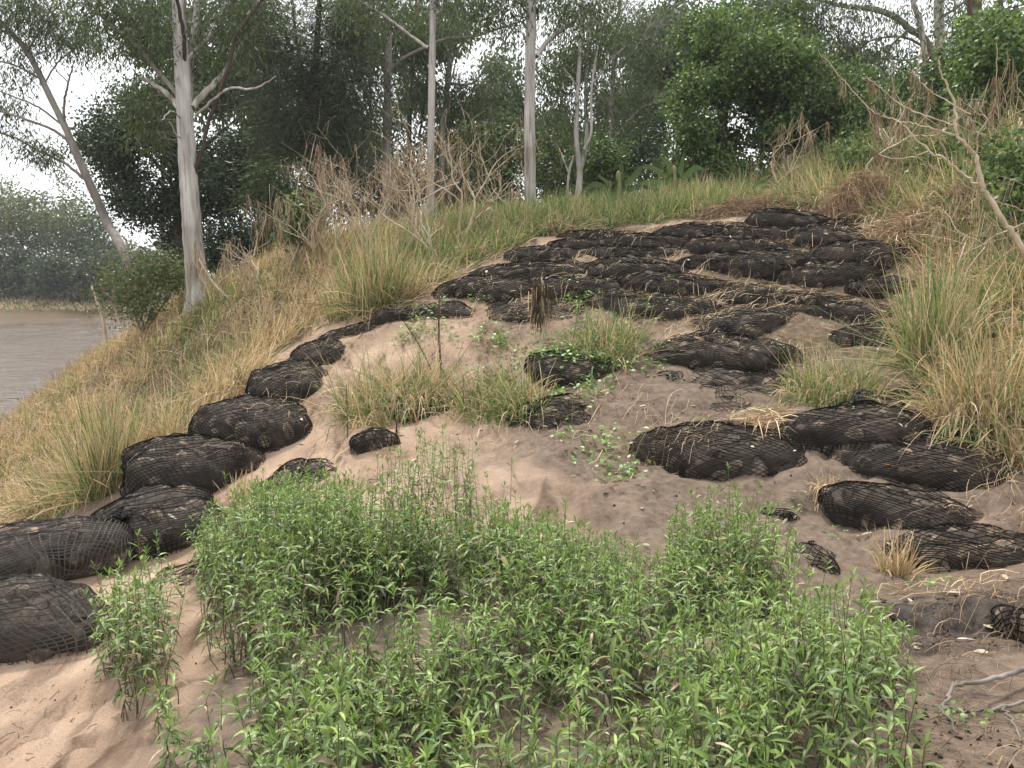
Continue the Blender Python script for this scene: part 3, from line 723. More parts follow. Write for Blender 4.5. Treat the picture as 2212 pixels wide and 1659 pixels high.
# ---- tall rank grass on the right hand bank
def zright(x, y, u, v): return ~zleft(x, y, u, v) & ~zcrest(x, y, u, v) & (u > 1700)
p, u, v = scatter_grass(6800, (2.2, 14), (4.4, 19), zright)
gn = fbm(p[:, 0] * .7, p[:, 1] * .7, 91, 3)
green = np.clip(0.40 + 1.5 * (gn - 0.45) + .25 * sstep(8, 11, p[:, 1]), 0.04, 0.9)
hg = np.interp(p[:, 1], [4.4, 6, 8, 12], [0.5, 0.9, 1.05, 1.4]) * (0.6 + 0.8 * fbm(p[:, 0] * 1.3, p[:, 1] * 1.3, 93, 2))
hg = np.where((u < 2060) & (p[:, 1] > 9), hg * 0.75, hg)
B = Bag(); B.add(*tuft_blades(p, rng.integers(12, 26, len(p)), 0.17, hg, green, (-0.9, -0.4), 0.22, 0.0115, brown=0.2, fan=.5, droop=(.25, 1.0), mess=.38))
tag(B.build('bank_grass', M_grass), 'rank straw and green grass covering the rising bank at right', 'grass', kind='stuff')

# ---- separate tussocks
def tussock(u, v, hpx, wpx, green, label, nb=420, fan=0.5, lean=(0, 0), la=0.0, droop=(.3, 1.0), brown=.15, w0=.0085, stems=.3):
    q = hit(u, v); Y = q[1]; h = hpx / F * Y; wd = wpx / F * Y
    n = max(int(nb / 20), 4); a = rng.uniform(0, 6.28, n); r = np.sqrt(rng.uniform(0, 1, n)) * wd * 0.32
    c = np.stack([q[0] + r * np.cos(a), q[1] + r * np.sin(a) * .8, np.zeros(n)], 1); c[:, 2] = H(c[:, 0], c[:, 1])
    root = empty('grass_tussock', q); tag(root, label, 'grass tussock', 'separate grass tussocks on the bank')
    B = Bag(); B.add(*tuft_blades(c, 20, wd * 0.13, h * 1.15, green, lean, la, w0, droop, brown, fan, 5, stems))
    o = B.build('blades', M_grass, root, loc=q); o['kind'] = 'stuff'
    return root
tussock(800, 660, 170, 210, .6, 'tall upright green and straw tussock above the leftmost upper bag', 1000, .25, droop=(.1, .5))
tussock(850, 880, 175, 330, .42, 'drooping straw and green tussock on the sand left of the dead stalks', 1500, .6, droop=(.4, 1.2))
tussock(1080, 880, 130, 260, .66, 'low green tussock left of the creeper covered bag', 1000, .65, (-.5, -.3), .3)
tussock(1315, 764, 125, 240, .7, 'green tussock right of the hanging debris clump', 1000, .6)
tussock(1810, 850, 150, 270, .6, 'round tussock of green and straw blades below the straw topped bags', 1300, .6, droop=(.4, 1.3))
tussock(2010, 800, 280, 140, .66, 'tall fresh green tussock at the right edge of the bags', 800, .28, droop=(.15, .6))
tussock(2110, 910, 300, 230, .28, 'big straw tussock drooping over the sand at right', 1300, .4, (-.6, -.5), .3, droop=(.4, 1.2))
tussock(2200, 990, 200, 170, .35, 'drooping straw tussock at the right edge above the long bag', 500, .5, (-.5, -.5), .3, droop=(.5, 1.3))
tussock(225, 1065, 260, 140, .55, 'tall dark green reedy tussock on the left bank', 560, .22, droop=(.05, .4), w0=.008)
tussock(130, 1085, 190, 280, .2, 'straw tussock sprawling towards the river at far left', 1100, .6, (-.6, -.3), .4)
tussock(330, 990, 200, 230, .15, 'straw tussock of stiff stems behind the plump bag', 900, .4, (.5, -.2), .2)
tussock(500, 850, 180, 240, .12, 'straw tussock bowing over the left stack of bags', 900, .5, (.8, -.4), .4)
tussock(1500, 430, 100, 90, .85, 'green clump of arching blades behind the crest near the vine tree', 260, .5)
tussock(1610, 415, 110, 100, .9, 'bright green arching clump left of the brown thatch', 300, .5)
tussock(1850, 375, 120, 140, .9, 'large green clump of arching blades above the brown thatch', 420, .5)
tussock(85, 1118, 60, 60, .8, 'small dark green grass clump on wet sand at far left', 140, .4)
tussock(1620, 955, 60, 130, .02, 'mat of pale dry straw between the two large right bags', 260, .9, (.6, -.6), .9, droop=(.5, 1.2), w0=.005)
tussock(1790, 1075, 90, 120, .02, 'dry straw tuft hanging over the bag second from the bottom right', 240, .7, (-.2, -.7), .5, droop=(.6, 1.4))
tussock(1940, 1240, 120, 100, .03, 'dry straw stems standing before the lowest right bag', 160, .4, droop=(.1, .5))
tussock(825, 985, 45, 70, .02, 'little fan of bleached straw on the small round bag', 70, .8, droop=(.5, 1.3))
tussock(530, 1070, 90, 90, .02, 'few bleached broken stems at the right of the plump bag', 24, .35, droop=(.1, .9), w0=.008)

# ---- thatch: flood wrack lying in matted brown straw
TH = [tuple(np.array(q) * k) for q in BROWN + [(0.36, 0.25, 0.155), (0.33, 0.23, 0.15), (.44, .32, .2)] for k in (1.0,)]
def thatch(u, v, wpx, dep, hz, label, n=120, cols=TH, lean=(-.1, -.8), la=.5, hang=0):
    q = hit(u, v); a = wpx / F * q[1] / 2; root = empty('debris_mat', q); tag(root, label, 'flood debris', 'mats of flood debris')
    th = rng.uniform(0, 6.28, n); r = np.sqrt(rng.uniform(0, 1, n)); x = q[0] + a * r * np.cos(th); y = q[1] + dep * r * np.sin(th) + dep; M = n * 26
    hill = hz * np.clip(1 - r ** 2, 0, 1) * (.4 + .9 * vnoise(x * 3, y * 3, 5)); z = H(x, y) + hill
    rep = np.repeat(np.arange(n), 26); sub_ = np.repeat(rng.normal(0, .35, (n, 2)), 26, 0)
    base = np.stack([x, y, z], 1)[rep] + rng.normal(0, .06, (M, 3)); base[:, 2] = np.maximum(base[:, 2], H(base[:, 0], base[:, 1], False))
    d = np.stack([rng.normal(0, .6, M) + sub_[:, 0] + lean[0] * la, rng.normal(0, .45, M) + sub_[:, 1] + lean[1] * la, rng.uniform(-.25, .6, M)], 1)
    if hang: h_ = rng.uniform(0, 1, M) < hang; d[h_] = np.stack([rng.normal(0, .15, h_.sum()), -.45 + rng.normal(0, .12, h_.sum()), -.8 * np.ones(h_.sum())], 1)
    cc = pick(cols, [1] * len(cols), M) * np.exp(rng.normal(0, .25, (M, 1)))
    B = Bag(); B.add(*blades(base, d, rng.uniform(.15, .55, M), rng.uniform(.004, .011, M), rng.uniform(.1, .8, M), 3, c0=cc))
    o = B.build('strands', M_debris, root, loc=q); o['kind'] = 'stuff'
thatch(1880, 465, 190, .35, .42, 'brown mat of hanging flood debris right above the crest bag', 210, TH, hang=.55)
thatch(1640, 458, 260, .3, .15, 'low brown mat of matted straw along the top edge of the bags', 130, TH)
thatch(1990, 540, 130, .5, .22, 'rusty straw mat slumping at the right end of the upper bags', 150, TH + STRAW[:2])
thatch(2080, 480, 180, .5, .2, 'tangled brown straw on the bank below the dead tree', 150, TH + STRAW[:2])
thatch(1130, 510, 220, .3, .1, 'flattened straw mat at the upper left edge of the bags', 90, TH + STRAW)
thatch(230, 745, 60, .35, .45, 'brown bundle of drift debris caught at the river edge bush', 70, BROWN)
thatch(1650, 950, 130, .16, .04, 'matted pale straw swept against the wide bag', 34, STRAW + TH[-2:], (.7, -.5), .8)
# ------------------------------------------------------------------ trees
def limb_pts(px, Y, dY=None, n=6):
    pts = [P(q[0], q[1], (q[2] if len(q) > 2 and q[2] > 3 else Y)) for q in px]
    pts = np.array(pts)
    if dY is not None: 
        t = np.linspace(0, 1, len(pts)); pts = pts * 1.0
        for i in range(len(pts)):
            k = (pts[i][1] + dY * t[i]) / pts[i][1]; pts[i] = np.array([0, 0, EYE]) + (pts[i] - np.array([0, 0, EYE])) * k
    return catmull(pts, n)
LEAF_GUM = [(0.080, 0.108, 0.052), (0.11, 0.138, 0.07), (0.055, 0.082, 0.04)]
LEAF_DARK = [(0.040, 0.062, 0.032), (0.058, 0.084, 0.042), (0.03, 0.048, 0.026)]
LEAF_VINE = [(0.115, 0.18, 0.055), (0.165, 0.235, 0.08), (0.085, 0.138, 0.045), (0.05, 0.085, 0.03)]
LEAF_OLIVE = [(0.11, 0.13, 0.055), (0.08, 0.10, 0.045), (0.145, 0.155, 0.07)]
LEAF_CAS = [(0.07, 0.095, 0.05), (0.095, 0.115, 0.066), (0.05, 0.07, 0.038)]
DENS = {'gum': 1.1, 'broad': 1.4, 'needle': 1.0}
def crown_leaves(blobs, style, cols, leaf_L, leaf_W, skel=None, cl_r=0.38, per=26, twigs=None, shell=0.35, hang=0.6):
    """blobs: list of (center xyz, radii xyz, nclusters)"""
    B = Bag(); TWG = Bag()
    for c, rad, nc in blobs:
        c = np.asarray(c); rad = np.asarray(rad)
        if style == 'gum' and cl_r < .6: nc = int(nc * 1.5)
        d = nrm(rng.normal(size=(nc, 3))); r = rng.uniform(shell, 1, nc) ** 0.6
        ctr = c + d * r[:, None] * rad * (0.8 + 0.45 * rng.uniform(size=(nc, 1)))
        if skel is not None and twigs is not None:
            for q in ctr[:: twigs]:
                dd = np.linalg.norm(skel - q, axis=1); j = np.argmin(dd + 0.3 * np.maximum(skel[:, 2] - q[2], 0))
                if dd[j] < 0.25 or dd[j] > 6: continue
                s = skel[j]; mid = (s + q) / 2 + rng.normal(size=3) * 0.08 * dd[j] + np.array([0, 0, .1 * dd[j]])
                pts = catmull([s, mid, q], 3); r0 = 0.006 + 0.006 * dd[j]
                TWG.add(*tube(pts, np.linspace(r0, 0.004, len(pts)), 3))
        k = rng.poisson(per * DENS[style], nc) + 4; rep = np.repeat(np.arange(nc), k); M = len(rep)
        off = rng.normal(size=(M, 3)) * cl_r * np.array([0.62, 0.62, 0.5])
        base = ctr[rep] + off
        cshade = np.exp(rng.normal(0, .16, (nc, 1)))[rep]
        col = pick(cols, [1] * len(cols), M) * cshade * np.exp(rng.normal(0, .15, (M, 1)))
        if style == 'gum':
            dr = np.stack([rng.normal(0, .55, M), rng.normal(0, .55, M), -hang - rng.uniform(0, .6, M)], 1) + nrm(off) * .35
            V, T, C = rhomb(base, dr, leaf_L * rng.uniform(.6, 1.3, M), leaf_W * rng.uniform(.8, 1.5, M), col)
        elif style == 'broad':
            dr = nrm(rng.normal(size=(M, 3)) + np.array([0, 0, -.25]) + nrm(off) * .6)
            V, T, C = rhomb(base, dr, leaf_L * rng.uniform(.6, 1.3, M), leaf_W * rng.uniform(.9, 1.5, M), col)
        else:   # needles, drooping switches
            dr = np.stack([rng.normal(0, .55, M), rng.normal(0, .55, M), -.15 - rng.uniform(0, .6, M)], 1) + nrm(off) * .6
            V, T, C = rhomb(base, dr, leaf_L * rng.uniform(.6, 1.4, M), leaf_W * rng.uniform(.9, 1.6, M), col)
        B.add(V, T, C)
    return B, TWG
def bl(u, v, Y, ru, rv, n, ry=None):
    c = P(u, v, Y); k = Y / F; return (c, (ru * k, ry if ry else (ru + rv) * .5 * k, rv * k), n)
def tree(name, label, cat, trunks, limbs, blobs, Y, bark=None, limbmat=None, style='gum', cols=LEAF_GUM, L=.15, W=.026, per=26, cl=.38, group=None, twigs=2, ground=True, hang=.6, shell=.35, sides=10):
    skel = []; parts = []
    b0 = None
    for tr in trunks:
        px = [(q[0], q[1], q[3] if len(q) > 3 else Y) for q in tr]; pts = np.array([P(*q) for q in px]); wd = [q[2] for q in tr]
        rad = np.array([wq / F * q[2] / 2 for wq, q in zip(wd, px)])
        if ground and b0 is None:
            g = pts[0].copy(); g[2] = float(H(g[0], g[1])) - 0.15
            if pts[0][2] > g[2] + .3: pts = np.vstack([g, pts]); rad = np.concatenate([[rad[0] * 1.15], rad])
            else: pts[0] = g
        sm = catmull(pts, 7); rs = np.interp(np.linspace(0, len(rad) - 1, len(sm)), np.arange(len(rad)), rad)
        if ground and b0 is None:
            rs = rs * (1 + 0.35 * np.exp(-np.linspace(0, 1, len(sm)) * 22))
        if b0 is None: b0 = sm[0]
        sm = sm + rng.normal(size=sm.shape) * rs[:, None] * .03
        parts.append(('trunk', sm, rs, bark or M_gum, sides)); skel.append(sm)
    for lm in limbs:
        opt = lm[0] if isinstance(lm[0], dict) else {}
        q = lm[1:] if isinstance(lm[0], dict) else lm
        pts = limb_pts([(a, b_) for a, b_, _ in q], Y, opt.get('dY', rng.uniform(-1.2, 1.2)), 6)
        rad = np.interp(np.linspace(0, 1, len(pts)), np.linspace(0, 1, len(q)), [x[2] / F * Y / 2 for x in q])
        pts = pts + rng.normal(size=pts.shape) * 0.006
        parts.append(('limb', pts, rad, opt.get('mat', limbmat or bark or M_gum), 7)); skel.append(pts)
    root = empty(name, b0); tag(root, label, cat, group)
    t0 = None
    for nm, pts, rad, mt, sd_ in parts:
        V, T = tube(pts, rad, sd_, 0.02); o_ = make_mesh(nm, V - b0, T, mt, t0 if nm == 'limb' and t0 else root, smooth=True); t0 = t0 or o_
    S = np.concatenate(skel)
    Bc, Tw = crown_leaves(blobs, style, cols, L, W, S, cl, per, twigs, shell, hang)
    if Tw.V: Tw.build('twigs', limbmat or bark or M_greybark, root, True, loc=b0)['kind'] = 'stuff'
    if Bc.V: Bc.build('crown', M_leaf, root, loc=b0)['kind'] = 'stuff'
    return root

def fill(poly, Y, nb, r, nc, dY=1.5):
    """small leaf masses scattered irregularly through an outlined crown"""
    us = [q[0] for q in poly]; vs = [q[1] for q in poly]; o = []
    while len(o) < nb:
        u_, v_ = rng.uniform(min(us), max(us)), rng.uniform(min(vs), max(vs))
        if inpoly(np.array(u_), np.array(v_), poly): k = rng.uniform(.55, 1.35); o.append(bl(u_, v_, Y + rng.uniform(-dY, dY), r * k * rng.uniform(.8, 1.5), r * k, max(int(nc * k), 2)))
    return o
GT = 'gum trees on the bank'
tree('gum_tree', 'big pale gum with many curving limbs standing left of the dark trees', 'tree',
 [[(424,618,44),(416,500,40),(408,400,37),(401,280,34),(394,150,31),(388,60,28),(384,-60,24),(380,-300,14)],
  [(410,250,16,15.3),(409,180,16,15.4),(417,90,14,15.5),(425,20,12,15.6),(430,-120,9,15.7)]],
 [[{'mat': M_greybark},(412,306,9),(386,215,9),(336,148,9),(286,91,8),(235,50,7),(188,0,6),(150,-60,4)],
  [(388,236,13),(363,205,11),(329,181,9),(303,167,8)],
  [(414,232,15),(447,198,13),(484,155,10),(517,104,8),(571,44,6),(640,10,4)],
  [{'mat': M_darkbark},(415,380,10),(433,339,8),(454,255,8),(494,141,8),(507,84,7),(538,37,6),(575,-10,4)],
  [(404,128,9),(450,81,8),(470,40,7),(497,0,6),(520,-50,4)],
  [{'mat': M_darkbark},(398,146,8),(398,84,8),(386,17,7),(375,-60,5)],
  [(422,250,6),(470,208,5),(501,190,5),(551,191,4),(596,165,2)],
  [(395,262,4),(372,240,3),(350,260,2)],[(398,300,4),(380,290,3),(366,262,2)]],
 [bl(250,40,15,70,50,17),bl(320,90,15,60,50,22),bl(330,230,15.5,48,60,30),bl(310,300,15.5,30,30,8),bl(210,20,15,70,40,13),bl(470,90,15.5,60,60,26),bl(560,40,15.5,60,50,20),bl(300,-20,15,90,40,14),bl(520,-20,15.5,80,40,20)], 15, group=GT)
tree('gum_tree', 'slender grey gum leaning far left over the river', 'tree',
 [[(292,640,20,20),(269,551,19,20),(235,487,18),(202,413,17),(168,339,16),(141,275,14),(111,215,13),(84,158,12),(54,104,12),(20,67,9),(-15,25,7),(-60,-40,4)]],
 [[(139,265,6),(139,218,5),(148,178,4),(161,128,2)],[(181,386,7),(141,353,6),(84,326,5),(34,299,4),(-40,275,3)],[(146,302,7),(111,279,6),(67,262,5),(0,239,4),(-50,230,3)],
  [(133,269,5),(84,232,4),(27,208,3),(-30,185,2)],[(81,168,5),(40,144,4),(-20,128,3)],[(60,110,5),(90,60,4),(120,20,3)],[(95,180,4),(130,130,3),(185,90,2)],[(148,178,3),(120,150,2),(95,120,2)]],
 [bl(80,45,21,75,45,26),bl(20,80,21,50,60,18),bl(150,85,21,60,42,22),bl(205,120,21,45,40,14),bl(15,250,21,45,35,10),bl(92,328,21,48,24,14),bl(40,300,21,30,20,6),bl(0,20,21,60,50,16),bl(30,160,21,40,40,9),bl(120,20,21,80,40,22),bl(-30,180,21,40,50,8)], 21, M_greybark, cl=.34, L=.17, group=GT)
tree('evergreen_tree', 'dense dark rounded evergreen behind the big pale gum', 'tree',
 [[(392,600,26),(390,480,24),(385,330,16),(380,200,9)]], [[(388,420,10),(320,330,7),(260,260,4)],[(388,380,10),(460,300,7),(520,250,4)]],
 fill([(190,235),(215,195),(285,178),(360,190),(460,230),(590,300),(600,560),(340,600),(310,510),(235,410),(185,330)], 24, 44, 34, 20) + [bl(300,210,24,40,30,20),bl(215,290,24,30,60,26),bl(420,420,24.5,110,120,110)],
 24, M_darkbark, style='broad', cols=LEAF_DARK, L=.11, W=.055, per=40, cl=.40, twigs=10, shell=.25)
CAS = dict(bark=M_darkbark, style='needle', cols=LEAF_CAS, L=.24, W=.013, per=60, cl=.42, twigs=4, shell=.15)
tree('she_oak', 'dark fine leaved she-oak right of the rounded evergreen', 'tree',
 [[(690,470,20),(684,300,17),(682,150,14),(690,0,10),(692,-120,6)],[(676,300,8,21.5),(650,150,6,21.5),(630,0,4,21.5)]],
 [[(684,250,7),(640,180,5),(590,130,3)],[(684,200,7),(730,120,5),(770,60,3)],[(686,330,6),(640,300,4),(600,310,2)]],
 [bl(600,140,21.5,80,120,75),bl(690,110,21.5,80,120,75),bl(630,290,21.5,75,80,60),bl(745,190,21.5,55,100,50),bl(560,60,21.5,60,70,35),bl(700,280,21.5,60,70,40),bl(760,40,21.5,60,60,30)], 21.5, group='she-oaks', **CAS)
tree('she_oak', 'low pale green she-oak sapling drooping before the dark trees', 'tree',
 [[(610,500,8),(606,420,6),(600,350,3)]], [], [bl(600,385,18.5,55,26,26),bl(590,425,18.5,60,26,28),bl(620,460,18.5,50,30,22)], 18.5,
 group='she-oaks', **{**CAS, 'cols': [(0.085,.12,.045),(.06,.09,.035)], 'L': .2})
tree('gum_tree', 'grey gum with a dark burl and one long limb reaching right', 'tree',
 [[(834,500,18),(835,336,17),(838,144,16),(840,0,14),(842,-200,9)]],
 [[(845,146,8),(879,121,7),(922,101,7),(963,84,6),(1020,79,5),(1070,64,4),(1130,45,3)],[(836,60,6),(800,20,4),(770,-30,3)],[(840,250,5),(812,190,4),(800,140,2)]],
 [bl(780,40,22,70,60,22),bl(900,20,22,70,45,22),bl(850,170,22,60,50,16),bl(815,240,22,45,50,16),bl(1000,60,22,60,40,16),bl(870,250,22,40,40,10)], 22, M_greybark, M_greybark, group=GT)
tree('gum_tree', 'slim smooth pale gum between the dead shrubs', 'tree',
 [[(929,505,17),(930,400,16),(932,235,15),(936,0,14),(938,-300,9)]],
 [[(924,104,7),(879,71,6),(835,37,5),(785,7,4),(740,-20,3)],[(936,40,6),(970,0,5),(1000,-60,4)]],
 [bl(830,20,17,70,40,18),bl(980,-10,17,70,40,16),bl(760,0,17,50,40,12)], 17, group=GT)
tree('gum_tree', 'thick straight pale gum with flaking bark in the centre', 'tree',
 [[(1146,468,27),(1145,400,25),(1144,218,23),(1148,0,22),(1150,-300,14)]],
 [[(1158,122,11),(1185,87,10),(1228,54,9),(1269,27,8),(1310,-20,6)],[{'dY': -.2},(1140,95,6),(1134,82,6),(1129,71,5)],[(1150,30,7),(1110,-20,5),(1070,-60,4)]],
 [bl(1080,20,17,60,35,20),bl(1110,90,17.5,20,30,6),bl(1260,20,17,70,40,22),bl(1180,-10,17,80,40,18),bl(1030,-10,17,60,40,14)], 17, group=GT)
tree('gum_tree', 'thin grey gum behind the slim pale one, forking high up', 'tree',
 [[(953,500,12),(956,302,11),(966,185,11),(976,84,9),(985,0,8),(990,-100,5)],[(958,290,7,24.5),(935,210,6,24.5),(915,100,4,24.5),(905,0,3,24.5)]],
 [[(968,180,6),(1020,180,5),(1060,130,4),(1114,57,3)],[(966,220,5),(1000,190,3),(1030,190,2)]],
 [bl(1000,200,24,55,50,26),bl(1030,240,24,45,45,18),bl(960,60,24,60,50,22),bl(910,160,24,35,60,16),bl(1050,200,24,40,50,14)], 24, M_greybark, group=GT)
tree('gum_tree', 'pale gum forking low into several thin stems right of centre', 'tree',
 [[(1240,465,14),(1252,380,13),(1245,302,10),(1248,202,9),(1253,101,8),(1257,0,7),(1260,-90,5)],[(1254,366,10,19.2),(1267,302,9,19.3),(1265,218,8,19.4),(1270,100,6,19.4),(1280,0,5,19.4)],[(1262,322,6,18.9),(1277,286,6,18.8),(1277,202,5,18.8),(1288,120,4,18.8),(1310,20,3,18.8)],[(1224,462,6,19),(1228,380,5,19),(1240,335,4,19)]],
 [[(1228,372,4),(1216,340,3),(1208,320,2)],[(1250,190,4),(1210,140,3),(1180,120,2)],[(1280,180,4),(1320,130,3),(1350,100,2)]],
 [bl(1210,150,19.5,55,60,30),bl(1300,110,19.5,60,60,32),bl(1250,40,19.5,80,50,30),bl(1200,240,19.5,40,50,18),bl(1290,220,19.5,35,50,16)], 19, group=GT)
tree('gum_tree', 'grey gum in front of the vine tree with an arching right limb', 'tree',
 [[(1316,400,12),(1317,346,11),(1321,235,10),(1326,134,9),(1336,40,7),(1345,-60,5)]],
 [[(1320,308,7),(1356,265,6),(1390,232,5),(1433,215,3)],[(1322,240,5),(1290,200,3),(1275,170,2)],[(1326,150,5),(1370,110,4),(1400,60,3)]],
 [bl(1360,120,27,60,70,34),bl(1400,190,27,55,55,28),bl(1340,40,27,70,50,30),bl(1430,80,27,60,60,28),bl(1375,240,27,45,40,16)], 27, M_greybark, group=GT)
VT = dict(bark=M_darkbark, style='broad', L=.095, W=.06, per=34, cl=.30, twigs=10, shell=.5)
tree('vine_tree', 'tree smothered in green vines forming a leafy tower', 'tree',
 [[(1560,440,24),(1560,300,20),(1570,150,14)]], [[(1560,250,8),(1500,160,5)],[(1562,220,8),(1650,140,5)]],
 fill([(1400,140),(1450,70),(1550,35),(1640,20),(1780,60),(1800,130),(1760,200),(1700,270),(1640,340),(1625,420),(1480,430),(1455,330),(1485,250),(1410,205)], 20, 62, 26, 15) + [bl(1560,230,20.6,80,120,90)],
 20, cols=LEAF_VINE, **VT)
tree('vine_tree', 'vine draped green tree at the upper right corner', 'tree',
 [[(2170,300,20),(2165,150,16),(2160,0,12)]], [],
 fill([(2090,60),(2150,30),(2230,0),(2330,40),(2330,330),(2130,270),(2070,160)], 15, 34, 26, 11, 1.0),
 15, cols=LEAF_VINE, **VT)
tree('gum_tree', 'broad gum at upper right with a thick limb arching left', 'tree',
 [[(2034,330,24),(2032,200,22),(2030,84,20),(2028,0,19),(2030,-150,14)],[(2006,200,12,21.5),(1990,60,11,21.5),(1972,0,10,21.5),(1965,-90,8,21.5)]],
 [[{'dY': 1.0},(2030,150,16),(1996,84,15),(1966,64,14),(1939,40,13),(1889,20,12),(1822,13,9),(1750,-5,6)],[(1995,100,6),(1950,80,5),(1890,85,4),(1850,110,3)],[(1960,66,6),(1925,100,5),(1905,150,3)],[(2030,40,7),(2075,10,5),(2110,-20,4)],[(1990,120,6),(1960,130,4),(1900,125,3),(1845,130,2)]],
 [bl(1850,50,21.5,80,55,26),bl(1930,110,21.5,60,50,18),bl(1780,40,21.5,80,55,30),bl(1990,30,21.5,60,40,14),bl(1880,170,21.5,70,40,18),bl(1720,20,21.5,70,45,22),bl(2080,60,21.5,40,50,16),bl(1820,130,21.5,60,40,18)], 21.5, M_gum, M_greybark, group=GT, L=.15)
tree('gum_tree', 'reddish trunked tree high at the right corner', 'tree',
 [[(2110,300,32),(2106,100,30),(2104,0,28),(2100,-120,22)]], [], [bl(2100,-10,19,70,40,14)], 19, ramp_mat('reddish bark', [(0.3,(.09,.055,.04)),(.7,(.20,.13,.10))], 5, 5, .9, .5, 25, (1,1,.2)), group=GT)
# background trunks and thin trees
tree('gum_tree', 'thin pale sapling gum left of the burl gum', 'tree', [[(802,480,6),(802,336,6),(798,100,5),(797,-40,3)]], [], [bl(790,130,25,40,60,14),bl(800,300,25,30,40,8)], 25, M_greybark, group=GT)
tree('she_oak', 'dark straight she-oak trunk between the two slim gums', 'tree', [[(884,480,9),(886,245,8),(896,100,7),(900,-40,5)],[(905,300,5,24.4),(925,180,4,24.4)]], [], [bl(890,60,24.3,50,70,24),bl(900,200,24.3,40,60,14)], 24.3, group='she-oaks', **{**CAS, 'per': 30})
tree('she_oak', 'dark slim she-oak at the left of the burl gum', 'tree', [[(735,480,8),(730,250,7),(728,50,5),(728,-60,4)]], [], [bl(735,120,24,50,90,34),bl(760,290,24,45,60,24),bl(730,360,24,50,50,22)], 24, group='she-oaks', **{**CAS, 'per': 34})
# understory shrubs and trees that close the view behind
UN = 'understory shrubs at the back of the bank'
def shrub(label, blobs, Y, cols, L=.10, W=.055, per=30, cl=.33, name='shrub', base=None, style='broad'):
    c = blobs[0][0]; g = np.array([c[0], c[1], float(H(c[0], c[1]))]); root = empty(name, g); tag(root, label, 'shrub', UN)
    Bs = Bag()
    for cc, rad, nn in blobs:
        t = catmull([g, (g + cc) / 2 + rng.normal(size=3) * .1, cc], 4); Bs.add(*tube(t, np.linspace(.035, .012, len(t)), 5))
    Bs.build('stems', M_greybark, root, True, loc=g)
    B, _ = crown_leaves(blobs, style, cols, L, W, None, cl, per, None, .15); B.build('foliage', M_leaf, root, loc=g)['kind'] = 'stuff'
DKM = LEAF_DARK + LEAF_VINE[2:]
MIX = LEAF_DARK + LEAF_VINE + BROWN[2:]
shrub('dark tangle of shrubs between the slim gum and the thick gum', [bl(1060,380,21,60,70,80),bl(1020,330,21.5,40,60,40),bl(1095,310,21.5,40,50,36),bl(1060,440,20.5,60,25,30)], 21, MIX)
shrub('leafy shrubs right of the thick straight gum', [bl(1190,400,22,45,60,50),bl(1180,320,23,40,50,36),bl(1215,440,21,40,25,20)], 22, MIX)
shrub('bright rounded bush under the arching limb', [bl(1300,370,22,50,55,70),bl(1285,330,22.5,35,40,30),bl(1330,420,21.5,40,30,24)], 22, LEAF_VINE + LEAF_DARK[:1])
shrub('dark shrubs filling the gap left of the vine tree', [bl(1380,340,24,60,60,70),bl(1430,400,22,50,40,40),bl(1410,290,25,45,50,40)], 24, DKM)
shrub('shaded shrubs at the foot of the vine tree', [bl(1560,420,19,100,25,60),bl(1660,400,18.5,50,35,36)], 19, DKM)
shrub('mid green thicket right of the vine tree', [bl(1720,290,20,70,60,80),bl(1800,260,20,60,60,60),bl(1750,360,19,80,40,60)], 20, MIX)
shrub('feathery green thicket behind the dead branches at right', [bl(1900,260,18,70,55,70),bl(1960,200,18.5,55,45,46),bl(1850,200,19,50,50,40),bl(1900,320,17.5,80,40,50)], 18, LEAF_VINE, .11, .04)
shrub('green thicket behind the tall dead stem at right', [bl(2060,240,16.5,70,60,66),bl(2040,160,17,50,45,36),bl(2140,260,15,60,55,50),bl(2210,260,14,50,60,40)], 16.5, MIX, .12, .05)
shrub('dark shrubs under the rounded evergreen', [bl(430,560,22,80,35,60),bl(350,590,21,50,30,34),bl(520,520,22,60,50,50),bl(600,500,21.5,60,40,40)], 22, LEAF_DARK)
shrub('dark shrubs under the she-oak behind the dead twigs', [bl(680,440,23,60,60,60),bl(760,420,24,50,60,50),bl(840,430,24,50,60,46),bl(900,430,24,40,60,34)], 23, LEAF_DARK + BROWN[2:])
shrub('ferny green bush on the bank at the river edge', [bl(300,600,15.5,60,40,80),bl(350,580,15.5,50,35,50),bl(270,640,15,45,40,50),bl(390,600,15.8,40,30,24),bl(330,650,15,50,30,30)], 15.5, [(.13,.175,.07),(.10,.14,.05),(.07,.10,.04),(.20,.16,.10)], .075, .028, 17, .3)
shrub('small green bush at the left of the dead shrubs', [bl(660,470,14.5,26,36,24),bl(640,500,14.5,24,24,12)], 14.5, LEAF_VINE, .12, .07, 14, .2)
shrub('green creeper tangle on the bank behind the right dead tree', [bl(2110,330,12.5,60,36,40),bl(2040,345,13,50,28,24)], 12.5, LEAF_VINE, .09, .05, 22, .3)
shrub('green creeper tangle at the right edge above the leaning dead trunk', [bl(2200,350,10,46,44,30),bl(2230,420,9.5,40,40,20)], 10, LEAF_VINE, .085, .05, 20, .26)
shrub('low green scrub on the bank above the brown debris mat', [bl(1930,350,14.5,60,28,30),bl(1840,345,15,50,30,24)], 14.5, LEAF_VINE, .09, .05, 22, .3)
